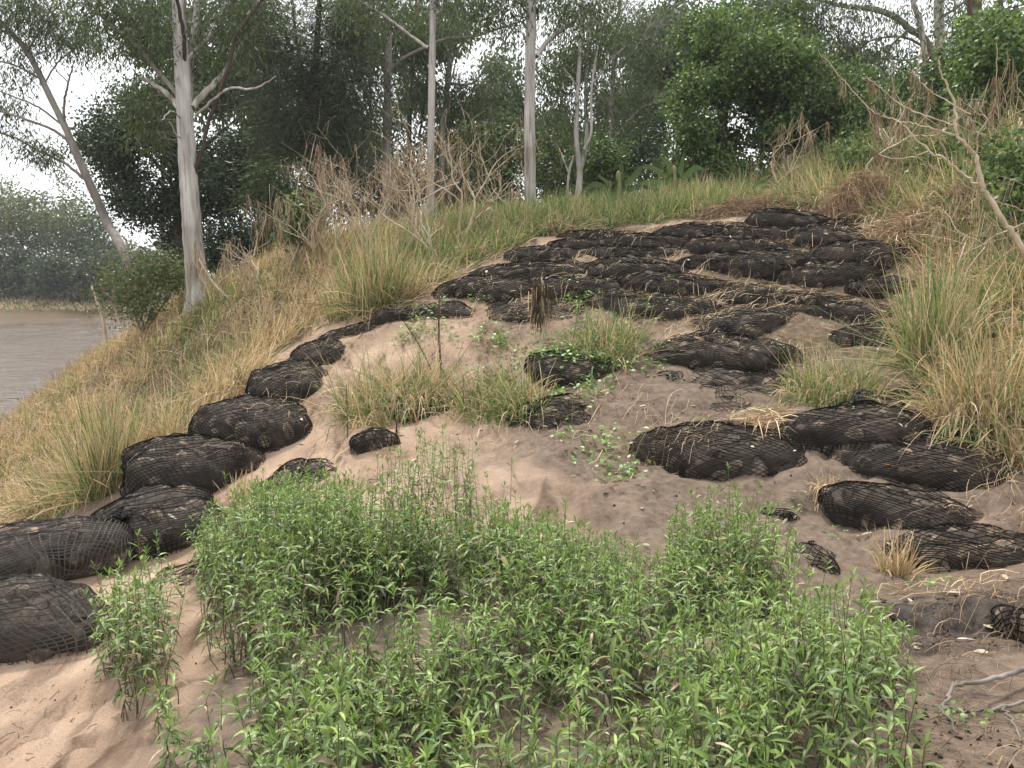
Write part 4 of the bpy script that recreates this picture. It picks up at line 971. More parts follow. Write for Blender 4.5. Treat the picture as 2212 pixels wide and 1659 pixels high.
# more distant wood behind: separate trees
FW = 'trees of the wood behind the bank'
def far_tree(u, v, Y, ru, rv, label, cols, n=60, L=.26, W=.10, trunkw=8, style='gum'):
    tree('forest_tree', label, 'tree', [[(u, 470, trunkw), (u + 4, 330, trunkw * .85), (u - 3, v + rv * .3, trunkw * .6), (u, v - rv * .6, trunkw * .3)]], [],
         [bl(u, v, Y, ru, rv, n), bl(u - ru * .5, v + rv * .5, Y, ru * .6, rv * .5, n // 2), bl(u + ru * .5, v + rv * .4, Y, ru * .6, rv * .5, n // 2)], Y, M_greybark, style=style, cols=cols, L=L, W=W, per=40, cl=.5, group=FW, twigs=5, shell=.2)
far_tree(480,120,32,110,130,'hazy tall tree behind the big pale gum',LEAF_GUM,60)
far_tree(620,230,34,110,130,'hazy tree behind the she-oak',LEAF_CAS,60)
far_tree(760,300,36,80,110,'hazy tree behind the burl gum',LEAF_GUM,50)
far_tree(1010,330,38,60,60,'far tree low between the slim and thick gums',LEAF_GUM,36)
far_tree(1090,200,36,45,110,'far tree behind the thick straight gum',LEAF_GUM,36)
far_tree(1200,300,38,70,80,'far tree behind the forked pale gum',LEAF_GUM,44)
far_tree(1330,270,40,70,90,'far tree left of the vine tree',LEAF_GUM,46)
far_tree(1460,90,34,90,110,'tall hazy tree above and left of the vine tree',LEAF_GUM,80)
far_tree(1640,60,34,110,70,'tall hazy tree above the vine tree',LEAF_GUM,70)
far_tree(1780,200,36,80,90,'far tree right of the vine tree',LEAF_GUM,60)
far_tree(1990,230,30,90,70,'far tree behind the thick arching limb',LEAF_GUM,46)
far_tree(2180,160,28,90,120,'far tree at the right edge',LEAF_GUM,70)
far_tree(350,60,34,70,60,'far tree crown above the rounded evergreen',LEAF_GUM,36)

def wood(poly, Y, nb, r, nc, label, cols, us):
    tree('forest_tree', label, 'tree', [[(u_, 470, 7), (u_ + 3, 330, 6), (u_ - 2, 180, 4)] for u_ in us[:1]], [[(us[0], 330, 4), (q, 260, 3), (q + 10, 190, 2)] for q in us[1:]], fill(poly, Y, nb, r, nc, 2.5), Y, M_greybark, style='gum', cols=cols, L=.2, W=.075, per=30, cl=.45, group=FW, twigs=5, shell=.2)
wood([(780,210),(900,190),(1130,270),(1130,455),(780,455)], 29, 30, 34, 9, 'leafy wood closing the gap behind the slim and burl gums', LEAF_GUM + LEAF_DARK, [950, 860, 1050])
wood([(1165,130),(1290,80),(1420,70),(1460,250),(1450,440),(1165,440)], 30, 34, 32, 9, 'leafy wood behind the forked gum and arching limb', LEAF_GUM + LEAF_VINE[2:], [1290, 1200, 1380])
wood([(780,0),(1010,0),(1010,90),(940,190),(790,200)], 26, 20, 30, 8, 'hanging gum foliage behind the top of the slim gum', LEAF_GUM, [880, 830, 960])
wood([(1750,130),(1900,110),(2080,170),(2090,340),(1700,350)], 25, 26, 32, 9, 'green wood behind the dead branches at right', LEAF_GUM + LEAF_VINE, [1880, 1790, 2000])

# far bank of the river
FB = 'trees on the far river bank'
def bank_tree(u, vtop, vbase, Y, ru, label, cols, n, L=.36, W=.2):
    vm = (vtop * 1.25 + vbase * .75) / 2; rv = (vbase - vtop) * .36
    tree('river_tree', label, 'tree', [[(u, vbase, 7), (u + 3, (vtop + vbase) / 2, 5.5), (u + 6, vtop + 30, 3)]], [[(u + 2, vbase - 60, 4), (u + 25, vbase - 100, 3), (u + 45, vbase - 130, 2)], [(u + 2, vbase - 80, 4), (u - 20, vbase - 120, 3), (u - 35, vbase - 150, 2)]],
         [bl(u, vtop + rv * .8, Y, ru * .8, rv * .8, n), bl(u - ru * .5, vm, Y, ru * .6, rv * .6, n // 2), bl(u + ru * .5, vm, Y, ru * .6, rv * .6, n // 2), bl(u, vm + rv * .6, Y, ru, rv * .5, n // 2)], Y, M_gum, style='broad', cols=cols, L=L, W=W, per=34, cl=1.15, group=FB, twigs=8, shell=.3)
bank_tree(-60,380,640,92,60,'olive gum cut by the left edge on the far bank',LEAF_OLIVE,30)
bank_tree(45,400,640,88,70,'rounded olive gum with white trunk on the far bank',LEAF_OLIVE,40)
bank_tree(130,380,640,96,60,'tallest olive gum on the far bank behind the leaning gum',LEAF_OLIVE,36)
bank_tree(190,440,650,90,50,'grey green gum on the far bank beside the ferny bush',LEAF_GUM,30)
bank_tree(-10,350,640,104,45,'hazy gum at the far left edge on the far bank',LEAF_OLIVE,24)
bank_tree(290,530,650,84,40,'low tree on the far bank peeping right of the leaning gum',LEAF_OLIVE,24)
bank_tree(240,490,650,94,45,'far bank tree behind the leaning trunk',LEAF_GUM,24)
for k, (u, v, Y, ru, rv) in enumerate([(20,590,84,60,46),(110,600,82,60,44),(190,600,82,50,44),(260,595,83,50,40),(320,590,84,40,36),(-60,590,84,50,46)]):
    lab = ['dark scrub at the foot of the white trunk on the far bank', 'dark scrub in the middle of the far bank', 'dark scrub on the far bank left of the ferny bush', 'dark scrub on the far bank behind the ferny bush', 'dark scrub on the far bank below the evergreen', 'dark scrub on the far bank at the left edge'][k]
    shrub(lab, [bl(u, v, Y, ru, rv, 64), bl(u + 20, v - 15, Y, ru * .6, rv * .8, 20)], Y, LEAF_DARK + LEAF_OLIVE[1:2], .36, .2, 30, 1.0)
# grass on the far bank top
n_ = 9000; x = rng.uniform(-75, -15, n_); y = 76 + 0.06 * (x + 40) + rng.uniform(0, 9, n_); z = H(x, y)
cc = np.where((rng.uniform(0, 1, n_) < .3)[:, None], pick(GREEN, [1, 1, 1, 1], n_), pick(STRAW, [1, 1, 1, 1], n_)) * .8
V, T, C = blades(np.stack([x, y, z - .05], 1), np.stack([rng.normal(0, .4, n_), rng.normal(0, .4, n_), np.ones(n_)], 1), rng.uniform(.3, .8, n_), .09, .4, 2, c0=cc)
tag(make_mesh('far_bank_grass', V, T, M_grass, None, C), 'dry grass fringe along the far river bank', 'grass', kind='stuff')
# ------------------------------------------------------------------ smartweed in the foreground
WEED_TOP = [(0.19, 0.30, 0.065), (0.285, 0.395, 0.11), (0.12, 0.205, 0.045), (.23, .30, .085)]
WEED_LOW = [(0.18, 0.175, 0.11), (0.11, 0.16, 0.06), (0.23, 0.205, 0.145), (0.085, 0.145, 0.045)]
def weeds(n, poly, xr, yr, hr, label, name='smartweed_bed', lean=(0, 0), holes=(), dens=None, nleaf=(14, 25), stemcol=(0.15, 0.14, 0.07), dead=0.07, leafparts=300, thin=.30):
    x = rng.uniform(*xr, n); y = rng.uniform(*yr, n); z = H(x, y)
    h = hr[0] + (hr[1] - hr[0]) * np.clip((fbm(x * 1.25, y * 1.25, 111, 3) - .45) * 2.6 + .5 + rng.normal(0, .2, n), 0, 1.2)
    tipp = np.stack([x + lean[0] * h, y + lean[1] * h, z + h * .92], 1); u, v = proj(tipp)
    k = inpoly(u, v, poly) & (u > -150) & (u < 2400) & (v < 1900)
    k &= fbm(x * 1.9, y * 1.9, 117, 3) + rng.normal(0, .05, n) > thin
    for c_ in holes: k &= ~(((x - c_[0]) / c_[2]) ** 2 + ((y - c_[1]) / c_[3]) ** 2 < 1)
    x, y, z, h = x[k], y[k], z[k], h[k]; S = len(x)
    if S == 0: return None
    org = np.array([x.mean(), y.mean(), z.mean()]); root = empty(name, org)
    tag(root, label, 'weeds', 'patches of green smartweed')
    BS = Bag(); BL = Bag(); LB, LD, LL, LW, LC, LA = [], [], [], [], [], []
    for i in range(S):
        a = rng.uniform(0, 6.28); ln = rng.uniform(.05, .4); d = np.array([math.cos(a) * ln + lean[0], math.sin(a) * ln + lean[1], 1.0])
        kk = 6; t = np.linspace(0, 1, kk)
        pts = np.array([x[i], y[i], z[i] - .02]) + np.outer(t, d) * h[i] + np.cumsum(rng.normal(0, .014, (kk, 3)), 0)
        # stems bend upward again
        pts[:, :2] -= np.outer(t * t, d[:2]) * h[i] * .35
        r0 = rng.uniform(.0022, .0036); BS.add(*tube(pts, np.linspace(r0, .0012, kk), 3), C=np.array(stemcol) * math.exp(rng.normal(0, .25)) * (1, .95 + .3 * rng.uniform(), 1))
        nl = rng.integers(*nleaf); tt = np.sort(1 - rng.uniform(0, 1, nl) ** 1.35 * .85)
        ph = rng.uniform(0, 6.28)
        for j, tq in enumerate(tt):
            pb = pts[0] * 0 + np.array([np.interp(tq, t, pts[:, q]) for q in range(3)])
            ph += 2.4 + rng.normal(0, .4); up = np.interp(tq, [.3, .8, 1], [-.05, .35, 1.1]) + rng.normal(0, .2)
            LB.append(pb); LD.append((math.cos(ph), math.sin(ph), up)); LL.append(rng.uniform(.055, .105) * np.interp(tq, [0.2, .75, 1], [1.0, 1.05, .55])); LC.append(tq)
        for j in range(3):
            LB.append(pts[-1]); q = rng.uniform(0, 6.28); LD.append((math.cos(q) * .5, math.sin(q) * .5, 1)); LL.append(rng.uniform(.03, .06)); LC.append(1.0)
    LB = np.array(LB); LD = nrm(np.array(LD)); LL = np.array(LL); tq = np.array(LC); M = len(LB)
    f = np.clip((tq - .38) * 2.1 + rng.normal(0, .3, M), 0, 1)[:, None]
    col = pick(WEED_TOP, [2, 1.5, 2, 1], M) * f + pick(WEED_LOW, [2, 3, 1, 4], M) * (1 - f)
    dd = rng.uniform(0, 1, M) < dead * (1.3 - tq); col[dd] = pick(STRAW + BROWN, [1] * 7, dd.sum()) * .8
    col *= np.exp(rng.normal(0, .16, (M, 1)))
    # leaf upper side faces up: choose the ribbon angle so that its normal points upwards
    s1, s2 = perp(LD); ang = rng.normal(0, .45, M)
    W = LL * rng.uniform(.13, .19, M); bend = rng.uniform(.25, .75, M) * np.where(tq > .93, .3, 1)
    order = np.argsort(LB[:, 1]); near = order[:leafparts]; rest = order[leafparts:]
    PR = [.2, 1.0, .8]
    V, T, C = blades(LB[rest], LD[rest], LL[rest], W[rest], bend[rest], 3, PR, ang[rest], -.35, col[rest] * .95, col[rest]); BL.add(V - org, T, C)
    o = make_mesh('leaves', np.concatenate(BL.V), np.concatenate(BL.T), M_weed, root, np.concatenate(BL.C)); o['kind'] = 'stuff'
    o = BS.build('stems', M_weed, root, True, loc=org); o['kind'] = 'stuff'
    if leafparts:                         # nearest leaves, one object each, from a few leaf meshes
        protos = []
        for q in range(10):
            j = near[rng.integers(len(near))]
            V, T, C = blades(np.zeros((1, 3)), np.array([[1., 0, .12 * (q % 3)]]), np.array([1.0]), np.array([.165]), np.array([.3 + .06 * q]), 3, PR, np.array([rng.normal(0, .3)]), -.35, col[j][None], col[j][None])
            ob = make_mesh('leaf', V, T, M_weed, root, C); protos.append(ob.data); bpy.data.objects.remove(ob)
        for i, j in enumerate(near):
            ob = bpy.data.objects.new('leaf', protos[i % 10]); COL.objects.link(ob); ob.parent = root
            ob.location = Vector(LB[j] - org); dv = LD[j]; ob.rotation_euler = (rng.normal(0, .3), -math.asin(max(-1, min(1, dv[2]))) , math.atan2(dv[1], dv[0])); ob.scale = (LL[j],) * 3
    return root
BED = [(500,1165),(640,1100),(760,1080),(830,1140),(900,1160),(1010,1130),(1090,1090),(1180,1110),(1300,1160),(1400,1200),(1500,1190),(1600,1220),(1720,1240),(1790,1250),(1880,1300),(1970,1380),(2010,1480),(2020,1560),(2020,2300),(470,2300),(480,1650),(560,1560),(470,1500),(430,1420),(420,1300)]
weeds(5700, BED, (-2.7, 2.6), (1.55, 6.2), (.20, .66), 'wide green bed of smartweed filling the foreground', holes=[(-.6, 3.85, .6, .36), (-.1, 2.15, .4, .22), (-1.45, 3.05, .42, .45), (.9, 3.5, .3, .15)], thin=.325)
MOUND = [(420,1140),(520,1060),(640,1020),(700,1040),(790,1050),(830,980),(900,940),(980,950),(1050,980),(1090,1060),(1180,1090),(1260,1140),(1300,1180),(1200,1200),(900,1230),(700,1230),(450,1210)]
weeds(2300, MOUND, (-2.6, 1.2), (4.4, 6.6), (.32, .88), 'taller smartweed mound behind the bed, beside the left bag stack', leafparts=120, thin=.2)
HUMP = [(1440,1130),(1480,1080),(1560,1050),(1650,1070),(1690,1130),(1710,1220),(1650,1260),(1500,1230)]
weeds(1000, HUMP, (.7, 2.3), (4.2, 6.2), (.30, .6), 'rounded smartweed hump at the right of the bed below the wide bag', leafparts=80, thin=.2)
CL = [(205,1330),(235,1230),(265,1170),(290,1150),(325,1180),(345,1250),(350,1330),(340,1450),(250,1540),(200,1480)]
weeds(420, CL, (-2.6, -1.5), (3.2, 4.6), (.3, .75), 'lone leggy smartweed clump standing on the left sand', leafparts=60, dead=.2)
weeds(60, [(330,1360),(400,1330),(420,1450),(380,1520),(330,1480)], (-2.3, -1.4), (3.3, 4.4), (.2, .4), 'sparse muddy smartweed stems right of the lone clump', leafparts=20, dead=.3, nleaf=(4, 9))
weeds(90, [(330,1500),(460,1500),(500,1720),(330,1720)], (-1.9, -.9), (2.0, 3.4), (.16, .28), 'small smartweed seedlings at the bottom left of the bed', leafparts=30)

# ---- creepers and seedlings on the sand
def creepers(n, poly, size, label, cols=[(.17,.29,.08),(.22,.35,.11),(.13,.23,.06)], yr=(4, 12), xr=(-3, 5), nl=(10, 24)):
    x = rng.uniform(*xr, n); y = rng.uniform(*yr, n); z = H(x, y); u, v = proj(np.stack([x, y, z], 1)); k = inpoly(u, v, poly) & (fbm(x * 1.6, y * 1.6, 121, 3) > .42)
    x, y, z = x[k], y[k], z[k]; q = rng.integers(*nl, len(x)); rep = np.repeat(np.arange(len(x)), q); M = len(rep)
    off = rng.normal(size=(M, 2)) * size * 1.1; bx_, by_ = x[rep] + off[:, 0], y[rep] + off[:, 1]
    bz = vtop(bx_, by_) + rng.uniform(.005, size * 1.0, M)
    d = np.stack([rng.normal(size=M), rng.normal(size=M), rng.uniform(.2, 1.3, M)], 1); col = pick(cols, [1] * len(cols), M) * np.exp(rng.normal(.1, .2, (M, 1)))
    V, T, C = blades(np.stack([bx_, by_, bz], 1), d, size * rng.uniform(.4, .9, M), size * rng.uniform(.22, .4, M), .3, 3, [.4, 1, .7], rng.normal(0, .4, M), None, col)
    o = make_mesh('creeping_weed', V, T, M_weed, None, C); tag(o, label, 'weeds', kind='stuff')
creepers(1500, [(1000,640),(1420,660),(1420,800),(1360,900),(1350,1060),(1150,960),(1050,900),(870,800),(860,690)], .10, 'sprawling light green creepers over the sandy middle of the slope')
creepers(300, [(600,680),(900,660),(1000,900),(700,900)], .05, 'thin creeping weeds on the sand near the left tussock')
creepers(420, [(1400,600),(2000,600),(2000,900),(1500,960),(1400,780)], .045, 'scattered seedlings among the upper bags')
creepers(260, [(1950,1560),(2300,1540),(2300,1760),(1950,1760)], .06, 'small rounded green weeds at the bottom right corner', yr=(2, 4), xr=(1, 3))
creepers(90, [(1650,900),(2212,900),(2212,1300),(1650,1300)], .05, 'sparse seedlings between the large right bags')

# ---- dry straw litter lying on sand and bags
def litter_straw(n, poly, label, Lr=(.12, .5), wdt=.004, cols=STRAW, xr=(-4, 6), yr=(2.2, 13), name='straw_litter', thr=.42, arch=.05, gaps=0.0):
    x = rng.uniform(*xr, n); y = rng.uniform(*yr, n); z = H(x, y, False); u, v = proj(np.stack([x, y, z], 1)); k = inpoly(u, v, poly) & (fbm(x * 1.3, y * 1.3, 131, 3) > thr)
    x, y = x[k], y[k]
    if gaps > 0: kk_ = (vtop(x, y) - H(x, y) < .05) | (rng.uniform(0, 1, len(x)) > gaps); x, y = x[kk_], y[kk_]
    M = len(x); a = rng.uniform(0, np.pi, M); L = rng.uniform(*Lr, M); segs = 4; cur = rng.normal(0, .5, M)
    Vs = []
    for s in range(segs + 1):
        t = s / segs - .5; aa = a + cur * t
        px_, py_ = x + np.cos(aa) * L * t, y + np.sin(aa) * L * t
        pz = vtop(px_, py_) + .006 + arch * rng.uniform(0, 1, M) * (1 - (2 * t) ** 2)
        nx_, ny_ = -np.sin(aa) * wdt / 2, np.cos(aa) * wdt / 2
        Vs += [np.stack([px_ - nx_, py_ - ny_, pz], 1), np.stack([px_ + nx_, py_ + ny_, pz + .002], 1)]
    V = np.stack(Vs, 1); m_ = V.shape[1]; T = []
    for s in range(segs): a0 = 2 * s; T += [[a0, a0 + 1, a0 + 3], [a0, a0 + 3, a0 + 2]]
    T = (np.array(T)[None] + (np.arange(M) * m_)[:, None, None]).reshape(-1, 3)
    C = np.repeat(pick(cols, [1] * len(cols), M) * np.exp(rng.normal(0, .2, (M, 1))), m_, 0)
    tag(make_mesh(name, V.reshape(-1, 3), T, M_debris, None, C), label, 'straw', kind='stuff')
UPB = [(1050,560),(1300,500),(1800,460),(1990,500),(2000,900),(1500,800),(1000,680)]
litter_straw(6500, UPB, 'dry straw caught in the gaps between the upper bags', (.10, .4), .0036, STRAW + BROWN[:2], (-1, 6), (8, 13.5), thr=.36, arch=.05, gaps=.82)
litter_straw(2600, [(1350,880),(2300,860),(2300,1400),(1500,1260)], 'dry straw and stems strewn round the large right bags', (.1, .5), .003, STRAW + BROWN, (.5, 4.8), (4.2, 8), thr=.45, arch=.07)
litter_straw(2600, [(400,700),(1400,640),(1400,1180),(500,1180)], 'scattered straw bits on the pale sand', (.06, .35), .0035, BROWN + STRAW[:1], (-3, 2), (5, 10.5), thr=.38)
litter_straw(500, [(0,1300),(500,1200),(600,1659),(0,1659)], 'dark twiggy bits on the lower left sand', (.02, .08), .0028, BROWN[2:] + [(.05, .04, .03)], (-3, -.5), (2.3, 5.5), thr=.50, arch=.01)
litter_straw(2200, [(1850,1380),(2400,1300),(2400,1800),(1850,1800)], 'straw and twig litter on the dark soil at lower right', (.04, .28), .0026, BROWN + BROWN + STRAW[2:3], (1, 3.4), (2, 4.6), thr=.40)
# pale dead leaves on bags and sand
def fallen(n, poly, xr, yr, label):
    x = rng.uniform(*xr, n); y = rng.uniform(*yr, n); u, v = proj(np.stack([x, y, H(x, y, False)], 1)); k = inpoly(u, v, poly); x, y = x[k], y[k]; M = len(x)
    d = np.stack([rng.normal(size=M), rng.normal(size=M), rng.normal(0, .12, M)], 1); c = pick([(.5, .42, .3), (.42, .45, .3), (.3, .17, .09), (.55, .5, .42)], [2, 1, 1, 1], M)
    V, T, C = blades(np.stack([x, y, vtop(x, y) + .015], 1), d, rng.uniform(.05, .11, M), rng.uniform(.015, .03, M), .15, 3, [.4, 1, .8], rng.normal(0, .3, M), None, c)
    tag(make_mesh('fallen_leaves', V, T, M_debris, None, C), label, 'leaves', kind='stuff')
fallen(420, UPB, (-1, 6), (8, 13.5), 'pale fallen leaves dotted over the upper bags')
fallen(160, [(0,850),(2212,850),(2212,1500),(0,1500)], (-3, 4.5), (3, 8), 'pale fallen leaves on the sand and lower bags')

# crumbs of soil and grit lying on the sand
def crumbs(n, poly, xr, yr, rr_, label, c0):
    x = rng.uniform(*xr, n); y = rng.uniform(*yr, n); u, v = proj(np.stack([x, y, H(x, y, False)], 1)); k = inpoly(u, v, poly) & (fbm(x * 2, y * 2, 141, 3) > .44); x, y = x[k], y[k]; M = len(x)
    r = rr_[0] + (rr_[1] - rr_[0]) * rng.uniform(0, 1, M) ** 3; c = np.stack([x, y, vtop(x, y) + r * .3], 1)
    O = np.array([[1, 0, 0], [-1, 0, 0], [0, 1, 0], [0, -1, 0], [0, 0, 1], [0, 0, -1]], float); V = c[:, None] + O[None] * r[:, None, None] * rng.uniform(.6, 1.3, (M, 6, 1))
    T = np.array([[0, 2, 4], [2, 1, 4], [1, 3, 4], [3, 0, 4], [2, 0, 5], [1, 2, 5], [3, 1, 5], [0, 3, 5]]); T = (T[None] + (np.arange(M) * 6)[:, None, None]).reshape(-1, 3)
    tag(make_mesh('soil_crumbs', V.reshape(-1, 3), T, M_debris, None, np.repeat(pick(c0, [1] * len(c0), M) * np.exp(rng.normal(0, .2, (M, 1))), 6, 0)), label, 'soil', kind='stuff')
crumbs(2600, [(500,850),(2212,850),(2212,1400),(500,1250)], (-3, 4.5), (4, 8.5), (.003, .014), 'crumbs of silt and bark on the middle sand', [(.10, .075, .055), (.2, .15, .11), (.05, .04, .03)])
crumbs(2400, [(1850,1300),(2400,1300),(2400,1800),(1850,1800)], (1, 3.2), (2, 4.6), (.003, .016), 'dark crumbly soil on the cut bank at lower right', [(.05, .04, .032), (.09, .07, .055)])
crumbs(900, [(0,1250),(500,1200),(600,1659),(0,1659)], (-3, -.4), (2.3, 5.5), (.002, .009), 'dark grit on the lower left sand', [(.08, .06, .045), (.16, .12, .09)])

# ------------------------------------------------------------------ dead shrubs, stalks, branches
def grow(B, p, d, L, r, depth, drape, rs):
    n = 5; pts = [p]; dd = np.array(d, float)
    for k in range(n):
        dd = nrm(dd + rs.normal(0, .16, 3) + np.array([0, 0, .05])); pts.append(pts[-1] + dd * L / n)
    pts = np.array(pts); r1 = r * .62; B.add(*tube(pts, np.linspace(r, r1, len(pts)), 4))
    drape.append(pts[2:])
    if depth == 0: return
    for k in range(rs.integers(2, 4)):
        a = rs.uniform(0, 6.28); s = np.array([math.cos(a), math.sin(a) * .8, rs.uniform(-.1, .5)]); j = rs.integers(2, n + 1)
        grow(B, pts[j], nrm(dd + s * rs.uniform(.7, 1.5)), L * rs.uniform(.6, .9), r1 * .8, depth - 1, drape, rs)
def strands(points, n, Lr, cols, w=.007):
    Q = np.concatenate(points); i = rng.integers(0, len(Q), n); cc = pick(cols, [1] * len(cols), n) * np.exp(rng.normal(0, .25, (n, 1)))
    # bunch them
    b_ = Q[i] + rng.normal(0, .015, (n, 3))
    return blades(b_, np.stack([rng.normal(0, .22, n), rng.normal(0, .22, n), -np.ones(n)], 1), rng.uniform(Lr[0], Lr[1], n), rng.uniform(w * .5, w * 1.4, n), rng.uniform(0, .3, n), 3, c0=cc)
def dead_shrub(u, v, hpx, Y, label, depth=3, lean=0.0, nst=520, stems=2, seed=0, thick=9, Lr=(.15, .5)):
    g = P(u, v, Y); g[2] = float(H(g[0], g[1])); h = hpx / F * Y; rs = np.random.default_rng(seed)
    root = empty('dead_shrub', g); tag(root, label, 'dead shrub', 'dead shrubs hung with flood debris'); dr = []
    for s in range(stems):
        B = Bag(); a = rs.uniform(-.4, .4); grow(B, np.array([rs.normal(0, .08), rs.normal(0, .08), -.05]), nrm(np.array([lean + a, rs.normal(0, .2), 1.1])), h * .5, thick / F * Y / 2, depth, dr, rs); B.build('branch', M_deadwood, root, True)
    if nst:
        q = [d_[rs.integers(len(d_)):][:2] for d_ in dr if rs.uniform() < .6] or dr
        B = Bag(); B.add(*strands(q, nst, Lr, BROWN[:2] + [(.36, .27, .18), (.42, .33, .23)])); B.build('debris', M_debris, root)['kind'] = 'stuff'
DS = [(805,500,190,13.5,'pale dead shrub with brown debris left of the slim gum',-.3),(890,492,215,13.5,'tall pale dead shrub in front of the slim gum',.1),(955,505,190,13,'spreading dead shrub leaning left at the crest',-.5),
 (985,478,200,13.8,'dead shrub of upright forked stems right of the slim gum',.25),(735,505,170,13.8,'brown debris hung shrub at the left of the dead thicket',-.1),(540,560,130,14,'dead twig hung with brown wisps beside the ferny bush',0),
 (470,600,120,14.5,'dead twig leaning right of the big gum trunk',-.4),(685,520,140,14.2,'dead shrub draped with long brown streamers',.1),(620,545,110,14.2,'low dead brush under the pale she-oak sapling',.3),(1120,480,120,18,'leaning bare stick before the shrubs',-.6)]
for k, (u, v, h, Y, lab, ln) in enumerate(DS):
    dead_shrub(u, v, h * 1.15, Y, lab, 4 if k < 5 else 3, ln, (260 if k < 5 else 200) if k != 9 else 0, 3 if k < 5 else 2, 40 + k, 7)
for k, (u, v, h, Y, lab, ln, d_) in enumerate([(1700,330,170,15,'bare dead shrub before the green thicket',-.5,3),(1960,330,230,14,'dead shrub with hanging brown wisps behind the right dead tree',-.3,3),(2090,330,290,9.2,'tall pale dead stem hung with debris at the right',0.02,3),(1850,400,170,14,'dead brush above the brown debris mat',.2,3),(2170,300,240,12,'thin dead stems at the right edge',.1,3)]):
    dead_shrub(u, v, h, Y, lab, d_, ln, 200, 2, 70 + k, 6)
# the pale dead tree at the right, traced limb by limb
DT = [[(2240,600,24),(2208,538,22),(2175,487,20),(2138,430,18),(2121,403,17),(2112,353,14),(2101,326,13),(2070,296,11),(2064,255,10),(2059,215,8),(2037,168,6),(2028,134,4)],
 [(2121,403,13),(2091,383,12),(2047,349,11),(2007,326,10),(1966,286,8),(1939,262,7),(1902,249,6),(1872,228,5),(1822,175,4),(1768,108,2)],
 [(2047,349,8),(2037,312,7),(2030,280,5),(1998,250,4)],[(2067,292,7),(2007,276,6),(1966,265,5),(1939,262,4)],[(2059,270,7),(1997,249,6),(1949,228,5),(1900,190,3),(1870,165,2)],
 [(2097,249,6),(2040,215,5),(1993,181,4),(1970,150,2)],[(2108,340,7),(2114,292,6),(2138,255,6),(2151,202,5),(2154,94,3)],[(2158,195,5),(2178,144,4),(2178,108,3)],[(2130,426,6),(2158,437,5),(2212,455,4)],
 [(2007,326,6),(1960,341,5),(1910,338,4),(1875,310,3)],[(1872,228,4),(1890,290,4),(1910,330,3)]]
Yd = 7.4; gb = P(2240, 600, Yd); root = empty('dead_tree', gb); tag(root, 'bleached bare dead tree leaning left from the right edge', 'dead tree'); drp = []
for k, q in enumerate(DT):
    pts = limb_pts([(a, b_) for a, b_, _ in q], Yd, [0, .6, -.4, .3, .5, .4, -.3, -.4, .2, .5, .6][k] if k else None, 6)
    if k: pass
    rad = np.interp(np.linspace(0, 1, len(pts)), np.linspace(0, 1, len(q)), [x_[2] * (.6 if k == 0 else .45) / F * Yd / 2 for x_ in q])
    V, T = tube(pts + rng.normal(0, .006, pts.shape), rad, 7, .05); o_ = make_mesh('trunk' if k == 0 else 'branch', V - gb, T, M_deadwood, root if k == 0 else dt0, smooth=True); dt0 = o_ if k == 0 else dt0
    if k not in (0, 8): drp.append(pts[len(pts) // 2:] - gb)
B = Bag(); sel = [np.concatenate(drp)[rng.integers(0, sum(map(len, drp)), 70)]]
B.add(*strands(sel, 420, (.05, .22), BROWN + [(.34, .24, .15)], .005)); B.build('debris', M_debris, root)['kind'] = 'stuff'
# hanging debris clump on a stem in the middle of the slope
g = hit(1171, 748); Yc = g[1]; root = empty('hanging_debris', g); tag(root, 'dark shaggy clump of flood debris hanging on a stem mid slope', 'flood debris')
hst = P(1168, 600, Yc)[2] - g[2]; pts = catmull([(0, 0, -.05), (.01, 0, hst * .5), (-.01, 0, hst)], 5); V, T = tube(pts, np.linspace(.012, .007, len(pts)), 6); make_mesh('stem', V, T, M_deadwood, root, smooth=True)
nn_ = 430; t = rng.uniform(.5, .97, nn_); bs = np.stack([rng.normal(-.03, .05, nn_), rng.normal(-.02, .05, nn_), t * hst], 1)
cc = pick([(.05, .037, .026), (.09, .065, .045), (.2, .15, .10)], [3, 2, 1], nn_) * np.exp(rng.normal(0, .25, (nn_, 1))); cc[:70] = pick(STRAW, [1] * 4, 70)
B = Bag(); B.add(*blades(bs, np.stack([rng.normal(-.02, .14, nn_), rng.normal(0, .14, nn_), -np.ones(nn_)], 1), rng.uniform(.14, .32, nn_), rng.uniform(.004, .011, nn_), .1, 3, c0=cc)); B.build('strands', M_debris, root)['kind'] = 'stuff'
def stalk(px, v0, label, th=5, wisps=40, cols=BROWN):
    g = hit(px[0][0], px[0][1]); root = empty('dead_stalk', g); tag(root, label, 'dead stalk', 'dead stalks in the sand')
    pts = catmull([P(a, b_, g[1]) - g for a, b_ in px], 5); pts[0][2] -= .03; V, T = tube(pts, np.linspace(th, th * .5, len(pts)) / F * g[1] / 2, 6, .08); make_mesh('stem', V, T, M_darkbark if cols is not STRAW else M_deadwood, root, smooth=True)
    if wisps:
        B = Bag(); B.add(*strands([pts[len(pts) // 3:]], wisps, (.04, .12), cols, .006)); B.build('wisps', M_debris, root)['kind'] = 'stuff'
stalk([(953,800),(948,720),(949,623)], 0, 'upright brown dead stalk in the sand at centre left', 6, 60)
stalk([(933,800),(905,745),(872,694)], 0, 'thin dead stalk leaning left beside the upright one', 4, 14)
stalk([(857,948),(856,925),(858,905)], 0, 'short dark broken stalk in the pale sand', 5, 14)
stalk([(752,960),(750,900),(748,830)], 0, 'thin upright dark stalk at the right of the left stack', 3, 4)
stalk([(232,760),(222,690),(198,618)], 0, 'bleached pole leaning left at the river edge', 8, 0, STRAW)
stalk([(500,650),(460,610),(430,560)], 0, 'bleached stick leaning left beside the big gum', 6, 0, STRAW)
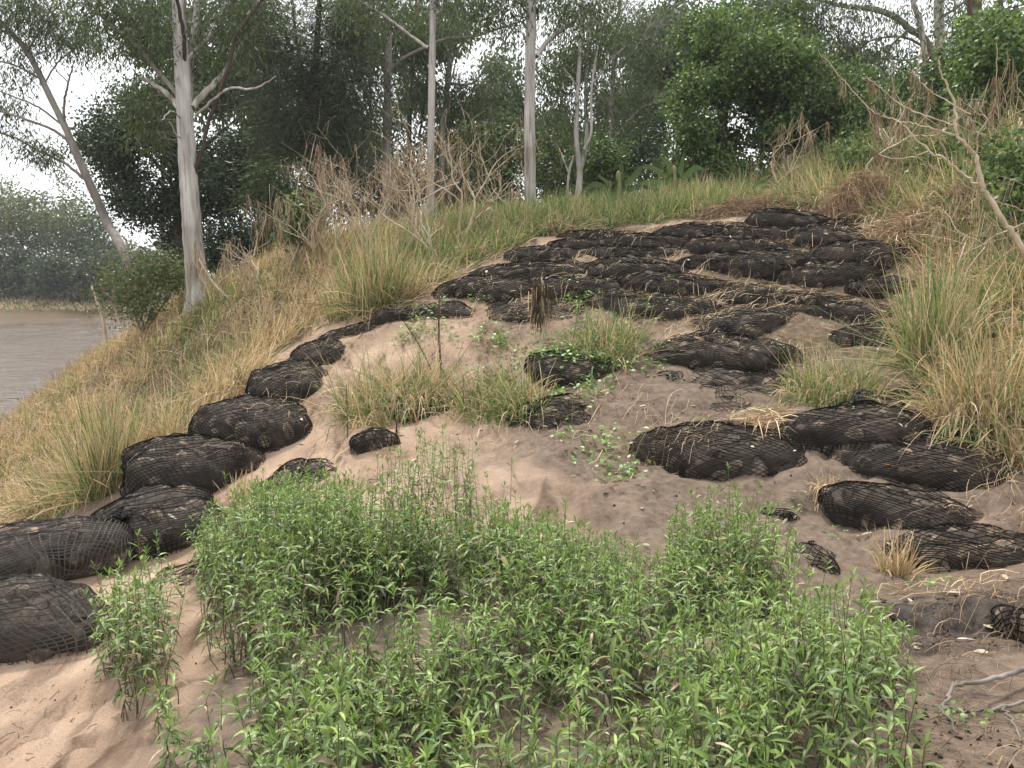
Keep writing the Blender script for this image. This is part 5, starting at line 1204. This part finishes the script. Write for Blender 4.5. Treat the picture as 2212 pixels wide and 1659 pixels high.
def fallen_branch(paths, Y, label):
    g = P(paths[0][0][0], paths[0][0][1], Y); root = empty('fallen_branch', g); tag(root, label, 'branch', 'fallen branches')
    for q in paths:
        y0_, y1_ = hit(q[0][0], q[0][1] + 10)[1], hit(q[-1][0], q[-1][1])[1]
        pts = [P(a, b_, y0_ + (y1_ - y0_) * k_ / (len(q) - 1) - .06) for k_, (a, b_, w_) in enumerate(q)]
        pts = catmull(pts, 6); V, T = tube(pts + rng.normal(0, .004, pts.shape), np.interp(np.linspace(0, 1, len(pts)), np.linspace(0, 1, len(q)), [x_[2] / F * Y / 2 for x_ in q]), 7, .08); make_mesh('limb', V - g, T, M_greybark, root, smooth=True)
fallen_branch([[(2260,1425,12),(2212,1446,12),(2135,1470,11),(2063,1482,9),(2048,1510,7),(2039,1535,6),(2068,1587,4)]], 3, 'grey forked branch lying over dark soil at the right edge')
fallen_branch([[(2260,1500,9),(2212,1515,9),(2159,1530,8),(2100,1535,7),(2044,1527,5),(1990,1520,3)],[(2170,1528,6),(2190,1560,5),(2205,1600,3)]], 2.9, 'thin grey branch below the forked one at the right edge')

# ------------------------------------------------------------------ banana plants behind the crest
def banana(u, v, Y, leaves, label):
    g = P(u, v, Y); g[2] = float(H(g[0], g[1])); root = empty('banana_plant', g); tag(root, label, 'banana plant', 'banana plants behind the crest')
    B = Bag(); pts = catmull([(0, 0, -.1), (.02, 0, .35), (.0, 0, .8)], 4); V, T = tube(pts, np.linspace(.09, .05, len(pts)), 8); make_mesh('stem', V, T, M_weedstem, root, smooth=True)
    for px in leaves:
        mid = catmull([np.array([0, 0, .7])] + [P(a, b_, Y) - g for a, b_ in px], 5); n = len(mid); t = np.linspace(0, 1, n); wd = .06 * np.sin(np.pi * np.clip(t * .85 + .1, 0, 1)) ** .7 + .006; wd[:5] = .014
        tg = nrm(np.gradient(mid, axis=0)); sd_ = nrm(np.cross(tg, np.array([0.2, -.9, .35]))); up = np.cross(sd_, tg)
        wav = rng.normal(0, .012, (n, 1)) * up
        V = np.stack([mid - sd_ * wd[:, None] + up * .04 + wav, mid, mid + sd_ * wd[:, None] + up * .04 - wav], 1).reshape(-1, 3); T = []
        for i in range(n - 1):
            for j in (0, 1): a0 = 3 * i + j; T += [[a0, a0 + 1, a0 + 4], [a0, a0 + 4, a0 + 3]]
        make_mesh('leaf', V, np.array(T), M_leaf, root, jit((.085, .14, .045), 1, .25).repeat(len(V), 0), smooth=True)
M_weedstem = ramp_mat('banana stem', [(.3, (.12, .13, .05)), (.7, (.2, .2, .09))], 6, 3, .6)
banana(1335, 430, 16.5, [[(1338,400),(1343,350)],[(1320,400),(1290,380)],[(1320,410),(1285,400),(1265,412)],[(1350,400),(1375,375),(1385,360)],[(1345,410),(1390,405),(1420,415)],[(1320,420),(1290,425),(1270,438)]], 'banana plant with one upright leaf behind the crest')
banana(1455, 415, 16.5, [[(1465,380),(1475,335)],[(1440,385),(1410,365),(1385,362)],[(1445,395),(1405,395),(1380,400)],[(1475,385),(1500,365),(1520,370)],[(1450,380),(1440,355),(1425,340)]], 'banana plant with arching leaves at the foot of the vine tree')
# ------------------------------------------------------------------ air
hz_v = np.array([[x, y, z] for x in (-760, 760) for y in (-460, 960) for z in (-4.6, 40)], float)
hz_f = np.array([[0, 1, 3, 2], [4, 6, 7, 5], [0, 4, 5, 1], [2, 3, 7, 6], [0, 2, 6, 4], [1, 5, 7, 3]])
haze = make_mesh('haze', hz_v, hz_f); tag(haze, 'thin pale river haze filling the air over the bank', 'haze', kind='stuff')
m = bpy.data.materials.new('pale haze'); m.use_nodes = True; m.node_tree.nodes.clear()
o_ = m.node_tree.nodes.new('ShaderNodeOutputMaterial'); pvn = m.node_tree.nodes.new('ShaderNodeVolumePrincipled')
pvn.inputs['Color'].default_value = (0.93, 0.96, 1.0, 1); pvn.inputs['Density'].default_value = 0.0006; pvn.inputs['Anisotropy'].default_value = 0.2
m.node_tree.links.new(pvn.outputs[0], o_.inputs['Volume']); haze.data.materials.append(m)
